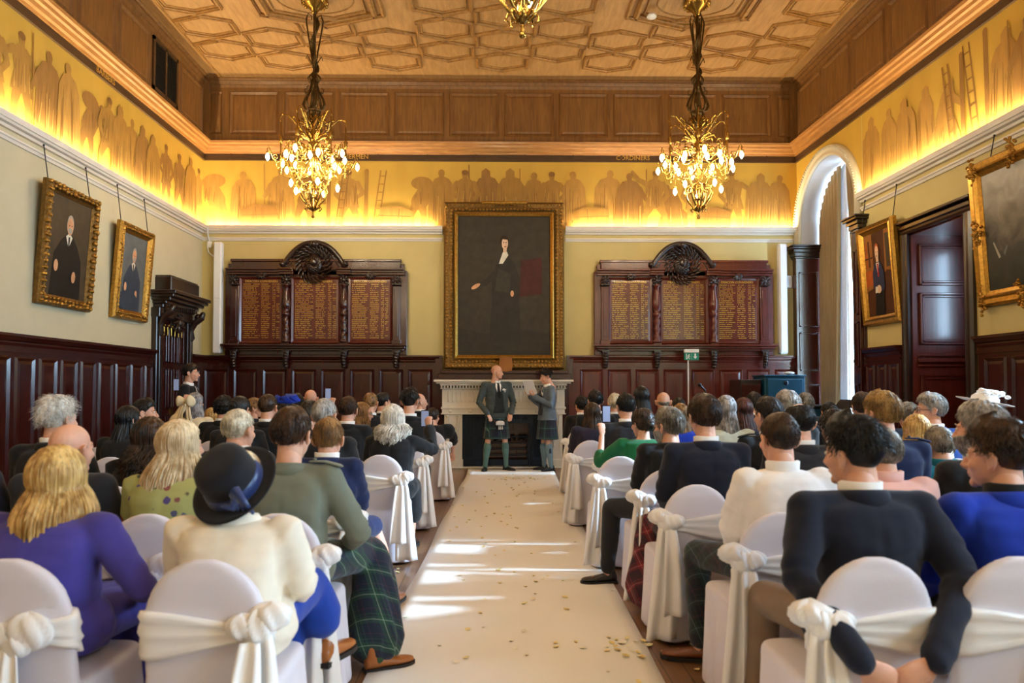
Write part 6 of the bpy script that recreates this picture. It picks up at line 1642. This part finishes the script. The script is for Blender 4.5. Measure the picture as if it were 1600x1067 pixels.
guest(1380,664,3.43,'crop','greying','pink','man in pink shirt mostly hidden by the navy suit','behind the pink shirt','right',.05,near=1,gar='shirt',fit='loose',seam=False,head=8,wrinkle=.009)
guest(1538,627,3.43,'full','grey','black_suit','heavy grey haired man in black jacket on the right','behind the heavy grey haired man','centre',0,near=1,head=34,face=1,brow='grey',sw=1.06,beard='grey',belly=.03)
guest(1101,616,4.33,'full','brown','navy_dark','broad brown haired man in dark blue suit and red tartan kilt','with a side knot, behind the red tartan kilt','left',-.135,near=1,low='tartan_red',lk='kilt',sock='navy_dark',head=10,sw=1.12,kneeL=(-.22,.42,.54),ankleL=(-.26,.44,.085),drape=-1)
guest(1251,630,4.33,'thinning','black','charcoal','man with a bald patch in black hair, dark pinstriped jacket','behind the bald patch','centre',0,near=1,head=8)
guest(1381,611,4.33,'full','ginger','navy','man with thick ginger blond hair in blue jacket with epaulettes','behind the ginger blond hair','centre',0,near=1,epaulette='navy',collar=None,head=22,sw=1.12)
guest(1472,666,4.40,'short','greying','teal','small child in teal top beside the blue jacket','behind the small child','centre',0,hs=.90,sw=.75,gar='shirt',head=12)
guest(1045,636,5.08,'full','greying','black_suit','man with grey beard in black jacket, leg out in the aisle','with a side knot, behind the grey beard','left',-.09,near=1,beard='grey',face=1,brow='greying',head=38,low='dark_trousers',kneeL=(-.34,.38,.53),ankleL=(-.40,.22,.085),toeL=(-1,-.06,0),collar=None)
guest(1202,619,5.12,'short','dark','black_suit','dark haired man in black jacket with epaulettes, right block','behind the black jacket with epaulettes','centre',0,near=1,epaulette='black_suit',head=24)
guest(1307,641,5.12,'curly_short','dark','charcoal','person with curly dark hair just above the navy suited man','behind the curly dark hair','centre',0)
guest(1436,644,5.2,'long_straight','blonde','cream','woman with straight honey blonde hair near the child','behind the honey blonde hair','centre',-.03,fem=True,collar=None,gar='blouse')
o,J,HM,ch=guest(1546,620,5.85,'updo','light_brown','white_shirt','woman in white top wearing a wide white flowered hat','behind the wide white hat','centre',0,fem=True,gar='blouse',collar=None,head=10)
b=MB();b.lathe([(.001,.072),(.07,.065),(.095,.04),(.10,.0),(.15,-.005),(.195,.004),(.198,.010),(.15,.004),(.098,.008)],40,0,(0,0,0),True,False);HT=HM@Matrix.Scale(1.1,4)@Matrix.Translation((0,-.0,.085))@Matrix.Rotation(radians(10),4,'Y')@Matrix.Rotation(radians(6),4,'X');h=ch('hat',MB().join(b,HT),M['white_shirt'],o,'wide white hat with flowers')
b=MB();r=random.Random(3)
for k in range(34): b.ball((r.gauss(0,.045),-.03+r.gauss(0,.035),.065+r.random()*.03),(.022,.022,.016),7,5)
ch('hat_flowers',MB().join(b,HT),M['white_shirt'],h)
guest(1004,636,6.0,'updo','brown','green','woman in green blouse holding a phone up with her left hand','with a side knot, behind the green blouse','left',-.24,fem=True,near=1,gar='blouse',fit='loose',collar=None,head=24,face=1,hs=1.0,sleeve=.25,armL=((-.335,.14,.80),(-.30,.27,1.02)),handL='grip',fingL=(.05,.15,1),palmL=(.5,-1,.1),low='dark_trousers')
phone((at(949,6.28),6.33,1.205),8,'phone held upright by the woman in green')
guest(1064,628,6.95,'long_straight','light_brown','bright_blue','light brown haired woman in blue top behind the grey beard','behind the blue top','centre',.02,fem=True,collar=None,gar='blouse')
guest(1135,615,6.1,'long_straight','ash','sage','woman with long silver grey hair in pale sage top','behind the long silver hair','centre',0,fem=True,near=1,collar=None,gar='blouse',head=6)
guest(1232,610,5.95,'full','grey','black_suit','grey haired man in front of the blue tinted cupboard','behind the grey hair at the cupboard','centre',0,head=20)
guest(1351,613,6.6,'full','brown','charcoal','brown haired person half hidden behind the ginger blond man','behind the half hidden brown hair','centre',0)
o,J,HM,ch=guest(1459,614,5.8,'full','grey','skyblue','man with grey hair and glasses in blue jacket facing left','behind the man in blue with glasses','centre',0,near=1,head=58,yaw=14,face=1,brow='grey');glasses(HM,ch)
guest(978,614,6.92,'short','black','charcoal','black haired man in charcoal suit behind the raised phone','behind the charcoal suit','left',-.10,near=1,head=14,low='tartan_green')
guest(1037,613,8.6,'ring','greying','black_suit','bald man below the exit sign','behind the bald man below the exit sign','centre',0,near=1)
guest(1163,619,6.95,'long','auburn','plum','woman with long auburn hair, right block','behind the long auburn hair','centre',0,fem=True,collar=None)
guest(1298,626,7.75,'bun','black','navy_dark','black haired woman left of the music stand','behind the black hair by the music stand','centre',0,fem=True,collar=None)
guest(1424,629,6.95,'full','greying','navy_dark','dark greying hair just left of the man in glasses','behind the dark greying hair','centre',0)
guest(925,627,7.75,'long','brown','plum','woman with long brown hair in dark plum top by the aisle','behind the dark plum top','left',-.06,fem=True,collar=None,head=12,low='black_suit')
guest(1003,601,7.8,'long_straight','black','black_suit','tall woman with long straight black hair, right block','behind the long straight black hair','centre',0,fem=True,collar=None)
guest(1261,614,8.6,'full','greying','charcoal','dark grey haired man right of the cupboard','behind the dark grey hair','centre',0)
guest(961,615,9.4,'full','white_short','charcoal','fair haired man half hidden behind the charcoal suit','behind the fair hair','centre',0,head=10)
guest(930,609,8.62,'short','black','black_suit','man with wavy black hair near the fireplace side of the aisle','behind the wavy black hair','left',-.05,head=16,low='tartan_green',lk='kilt',sock='sock_grey')
guest(1061,619,9.4,'bun','black','black_suit','black topknot just above the light brown haired woman','behind the black topknot','centre',0,fem=True,collar=None)
guest(1180,613,8.6,'full','dark','navy_dark','dark haired man left of the blue tinted cupboard','behind the dark hair left of the cupboard','centre',0)
guest(909,619,10.0,'full','black','black_suit','black haired guest in black nearest the fireplace on the right','nearest the fireplace on the right','left',-.05,head=20,low='tartan_green',lk='kilt',sock='sock_grey')
# empty chairs seen on the left
chair(at(170,6.7)-.02,6.72,'empty white covered banquet chair beside the left panelling, furthest from the aisle','centre')
chair(at(652,7.0),7.6-.32,'white covered banquet chair with big side knot beyond the white curly hair','right') if False else None
# ---------------------------------------------------------------- the couple and the celebrant
def trunk_front(J,x,z):
    h=J['bvh'].ray_cast(Vector((x,1.0,z)),Vector((0,-1,0)));return h[0].y if h[0] is not None else .05
def patch(J,lo,hi,wl,wr,off,nz=18,nx=10,th=.006):
    """cloth panel lying on the front of the chest; wl/wr give its left and right edge at height z"""
    b=MB();R=[]
    for i in range(nz+1):
        z=lerp(lo,hi,i/nz);f=[]
        for j in range(nx+1):
            x=lerp(wl(z),wr(z),j/nx);f.append((x,trunk_front(J,x,z)+off,z))
        R.append(f+[(x,y-th-.015,z) for x,y,z in f[::-1]])
    b.loft(R,0,True);return b
def interp(tab):
    def f(z):
        for (a,p),(c,q) in zip(tab,tab[1:]):
            if a<=z<=c: return lerp(p,q,(z-a)/(c-a))
        return tab[0][1] if z<tab[0][0] else tab[-1][1]
    return f
def dress_front(J,ch,q,waist,tie,vz=1.30,open_=.085,flower=1):
    b=patch(J,.99*q,1.475*q,interp([(.99*q,-open_*1.25),(1.15*q,-open_*.95),(1.32*q,-.06),(1.475*q,-.02)]),interp([(.99*q,open_*1.25),(1.15*q,open_*.95),(1.32*q,.06),(1.475*q,.02)]),.006);ch('waistcoat',b,M[waist])
    b=patch(J,1.24*q,1.50*q,interp([(1.24*q,-.004),(1.44*q,-.052),(1.50*q,-.05)]),interp([(1.24*q,.004),(1.44*q,.052),(1.50*q,.05)]),.011);ch('shirt_front',b,M['white_shirt'])
    b=patch(J,1.24*q,1.50*q,interp([(1.24*q,-.012),(1.30*q,-.03),(1.44*q,-.02),(1.47*q,-.016),(1.50*q,-.022)]),interp([(1.24*q,.012),(1.30*q,.03),(1.44*q,.02),(1.47*q,.016),(1.50*q,.022)]),.017);ch('tie',b,M[tie])
    return
def lapels(J,ch,q,mat,s_open=.085):
    for s in (-1,1):
        a=interp([(1.10*q,s_open*.92),(1.28*q,.075),(1.40*q,.062),(1.49*q,.045)]);c=interp([(1.10*q,s_open*.95),(1.28*q,.105),(1.38*q,.128),(1.385*q,.105),(1.49*q,.075)])
        b=patch(J,1.10*q,1.49*q,(lambda z:min(s*a(z),s*c(z))),(lambda z:max(s*a(z),s*c(z))),.014);ch('lapel',b,M[mat])
    for k in range(3): b=MB();z=(1.02+.07*k)*q;b.ball((0,trunk_front(J,0,z)+.010,z),.008,8,5);ch('button',b,M['black_metal'])
def boutonniere(J,ch,q,s=1):
    b=MB();z=1.38*q;x=-s*.10;y=trunk_front(J,x,z)+.025;r=random.Random(3)
    for k in range(12): b.ball((x+r.gauss(0,.014),y+r.gauss(0,.006),z+r.gauss(0,.016)),(.012,.010,.011),7,5)
    c=ch('buttonhole_flower',b,M['white_shirt']);b=MB()
    for k in range(5): a=k*1.3;b.tube([(x,y-.01,z),(x+.035*cos(a),y-.006,z+.04*sin(a))],[.008,.003],5)
    ch('leaf',b,M['sock_dkgreen'],c)
# groom on the left
Y=12.55;sp=dict(x=at(776,Y),y=Y,standing=1,H=1.835,seed=5,near=1,hair='bald',hc='light_brown',skin='skin',face=1,top='grey_green',low='tartan_kilt',lk='kilt',sock='sock_green',flash=1,head=52,nod=4,yaw=196,sw=1.16,belly=.03,
 label='bald groom in grey jacket and waistcoat with tartan kilt and sporran',armR=((.315,.0,1.16),(.215,.185,.975)),armL=((-.305,.0,1.16),(-.205,.185,.975)),fingR=(-.35,.5,-.8),fingL=(.35,.5,-.8),palmR=(-.3,.8,.4),palmL=(.3,.8,.4),ankleR=(.20,-.02,.085),ankleL=(-.17,.02,.085),kneeR=(.165,.03,.51),kneeL=(-.145,.03,.51),toeR=(.45,1,0),toeL=(-.55,.85,0),kilt_hem=.56,hem=-.03)
o,J,HM,ch=person(sp);q=1.835/1.8
dress_front(J,ch,q,'waist','black_suit');lapels(J,ch,q,'grey_green');boutonniere(J,ch,q,1)
M['sporran_white']=plain('sporran_white',C(220,216,212),.6,0,.2,60,.3,200)
b=MB();yf=.215;b.lathe([(.02,.0),(.055,.01),(.072,.05),(.070,.11),(.05,.15),(.02,.165)],20,0,(0,0,0));b.v=[(v[0],yf+v[1]*.35,.70+v[2]) for v in b.v];s=ch('sporran',b,M['black_velvet'])
b=MB();b.lathe([(.078,.0),(.078,.06),(.055,.085),(.02,.092)],20,0,(0,0,0));b.v=[(v[0],yf+.004+v[1]*.37,.80+v[2]*.8) for v in b.v];ch('sporran_flap',b,M['sporran_white'],s)
b=MB()
for x in (-.03,0,.03): b.tube([(x,yf+.03,.82),(x,yf+.034,.77)],.003,5);b.tube([(x,yf+.034,.775),(x,yf+.036,.735)],[.007,.012],7)
ch('tassel',b,M['sporran_white'],s);b=MB();b.tube([(-.06,yf-.0,.84),(-.17,.11,.93)],.005,6);b.tube([(.06,yf-.0,.84),(.17,.11,.93)],.005,6);ch('sporran_chain',b,M['brass'],s)
# groom on the right, reading
Y=12.52;sp=dict(x=at(855,Y),y=Y,standing=1,H=1.752,seed=9,near=1,hair='fade',hc='dark',face=1,top='grey_jacket',low='tartan_kilt',lk='kilt',sock='sock_grey',flash=1,head=-6,nod=14,yaw=106,
 label='dark haired groom in pale grey jacket and kilt reading from white paper',armL=((-.27,.03,1.17),(-.10,.27,1.33)),armR=((.26,.06,1.17),(.07,.29,1.33)),handL='grip',handR='grip',fingL=(.1,.75,.55),fingR=(-.1,.75,.55),palmL=(0,.6,-.7),palmR=(0,.6,-.7),ankleR=(.10,.02,.085),ankleL=(-.11,-.03,.085),kneeR=(.10,.03,.49),kneeL=(-.11,.02,.49),toeR=(.15,1,0),toeL=(-.25,1,0),kilt_hem=.55,hem=-.05)
o,J,HM,ch=person(sp);q=1.752/1.8
dress_front(J,ch,q,'waist','black_suit');lapels(J,ch,q,'grey_jacket');boutonniere(J,ch,q,1)
b=MB();cx,cy,cz=at(828,12.36),12.36,1.44
P=[(cx+.075,cy-.10,cz-.12),(cx+.075,cy+.10,cz-.12),(cx+.01,cy+.105,cz+.0),(cx-.075,cy+.10,cz+.105),(cx-.075,cy-.10,cz+.105),(cx+.01,cy-.105,cz+.0)]
P=[Vector((cx,cy,cz))+Vector((.86,-.50,.05))*h_+Vector((-.30,-.35,.86))*v_ for h_,v_ in ((-.10,-.13),(.10,-.13),(.105,.0),(.10,.15),(-.10,.15),(-.105,.0))]
b.add([(p[0]+.0,p[1],p[2]) for p in P]+[(p[0]+.002,p[1],p[2]+.002) for p in P],[(0,1,2,5),(5,2,3,4),(6,11,8,7),(11,10,9,8),(0,5,11,6),(5,4,10,11),(4,3,9,10),(3,2,8,9),(2,1,7,8),(1,0,6,7)]);tag(b.build('paper',M['white_plastic']),'white sheet of vows held by the reading groom','paper')
# celebrant by the left door
Y=10.3;sp=dict(x=at(299,Y),y=Y,standing=1,H=1.765,seed=17,near=1,hair='short',hc='dark',face=1,top='black_suit',low='black_suit',head=4,yaw=-84,label='man in black suit standing in profile near the left doorway')
o,J,HM,ch=person(sp);q=1.765/1.8
dress_front(J,ch,q,'black_suit','plum',open_=.04);lapels(J,ch,q,'black_suit',.05)
# ================================================================== light and camera
W=bpy.data.worlds.new('sky');SC.world=W;W.use_nodes=True
bg=W.node_tree.nodes['Background'];bg.inputs['Color'].default_value=(.50,.76,1.0,1);bg.inputs['Strength'].default_value=SKY
def area(name,loc,rot,sx,sy,power,col,portal=False,spread=pi):
    l=bpy.data.lights.new(name,'AREA');l.shape='RECTANGLE';l.size=sx;l.size_y=sy;l.energy=power;l.color=col;l.spread=spread
    if portal: l.cycles.is_portal=True
    o=bpy.data.objects.new(name,l);COL.objects.link(o);o.location=loc;o.rotation_euler=rot;return o
for i,(c,r) in enumerate(WY):
    area('window_light',(XR+WT+.02,c,(WZ0+WSPR+r)/2),(0,radians(90),0),WSPR+r-WZ0,2*r,1,(1,1,1),True)
area('window_light',(XR+WT+.30,9.0,2.15),(0,radians(90),0),2.5,1.0,1,(1,1,1),True)
sl=bpy.data.lights.new('sun','SUN');sl.energy=SUN;sl.color=(.52,.76,1.0);sl.angle=radians(3.5);so=bpy.data.objects.new('sun',sl);COL.objects.link(so);so.location=(12,6,8)
so.rotation_euler=Vector((-cos(radians(27)),.03,-sin(radians(27)))).to_track_quat('-Z','Y').to_euler()
# warm LED strips lying in the picture ledge
warm=(1.0,.80,.47)
L=XR-XL
area('cove_strip',((XL-.95)/2,YB-.075,ZRAIL+.012),(radians(180-14),0,0),abs(-.95-XL)-.2,.03,COVE*abs(-.95-XL),warm)
area('cove_strip',((1.42+XR)/2,YB-.075,ZRAIL+.012),(radians(180-14),0,0),XR-1.42-.2,.03,COVE*(XR-1.42),warm)
area('cove_strip',(XL+.075,(YR+YB)/2,ZRAIL+.012),(0,radians(180+14),0),.03,YB-YR-.2,COVE*(YB-YR),warm)
area('cove_strip',(XR-.075,(YR+10.75)/2,ZRAIL+.012),(0,radians(180-14),0),.03,10.75-YR-.1,COVE*(10.75-YR),warm)
cam=bpy.data.cameras.new('camera');co=bpy.data.objects.new('camera',cam);COL.objects.link(co);SC.camera=co
cam.sensor_width=36;cam.lens=36*1120/1600;cam.shift_x=(800-785)/1600;cam.shift_y=(572-533.5)/1600
th=math.atan(.0152);ph=math.atan(.0311)
co.location=(0,0,CAMH);co.rotation_euler=(pi/2+ph,0,-th)
cam.clip_start=.05;cam.clip_end=200
cam.dof.use_dof=True;cam.dof.focus_distance=12.2;cam.dof.aperture_fstop=2.8
vs=SC.view_settings;vs.view_transform='Standard';vs.look='None';vs.exposure=EXPO;vs.gamma=1;vs.use_curve_mapping=False
SC.cycles.max_bounces=8;SC.cycles.diffuse_bounces=4;SC.cycles.glossy_bounces=3;SC.cycles.transmission_bounces=6;SC.cycles.transparent_max_bounces=8
SC.cycles.caustics_reflective=False;SC.cycles.caustics_refractive=False;SC.cycles.sample_clamp_indirect=6
SC.cycles.use_denoising=True
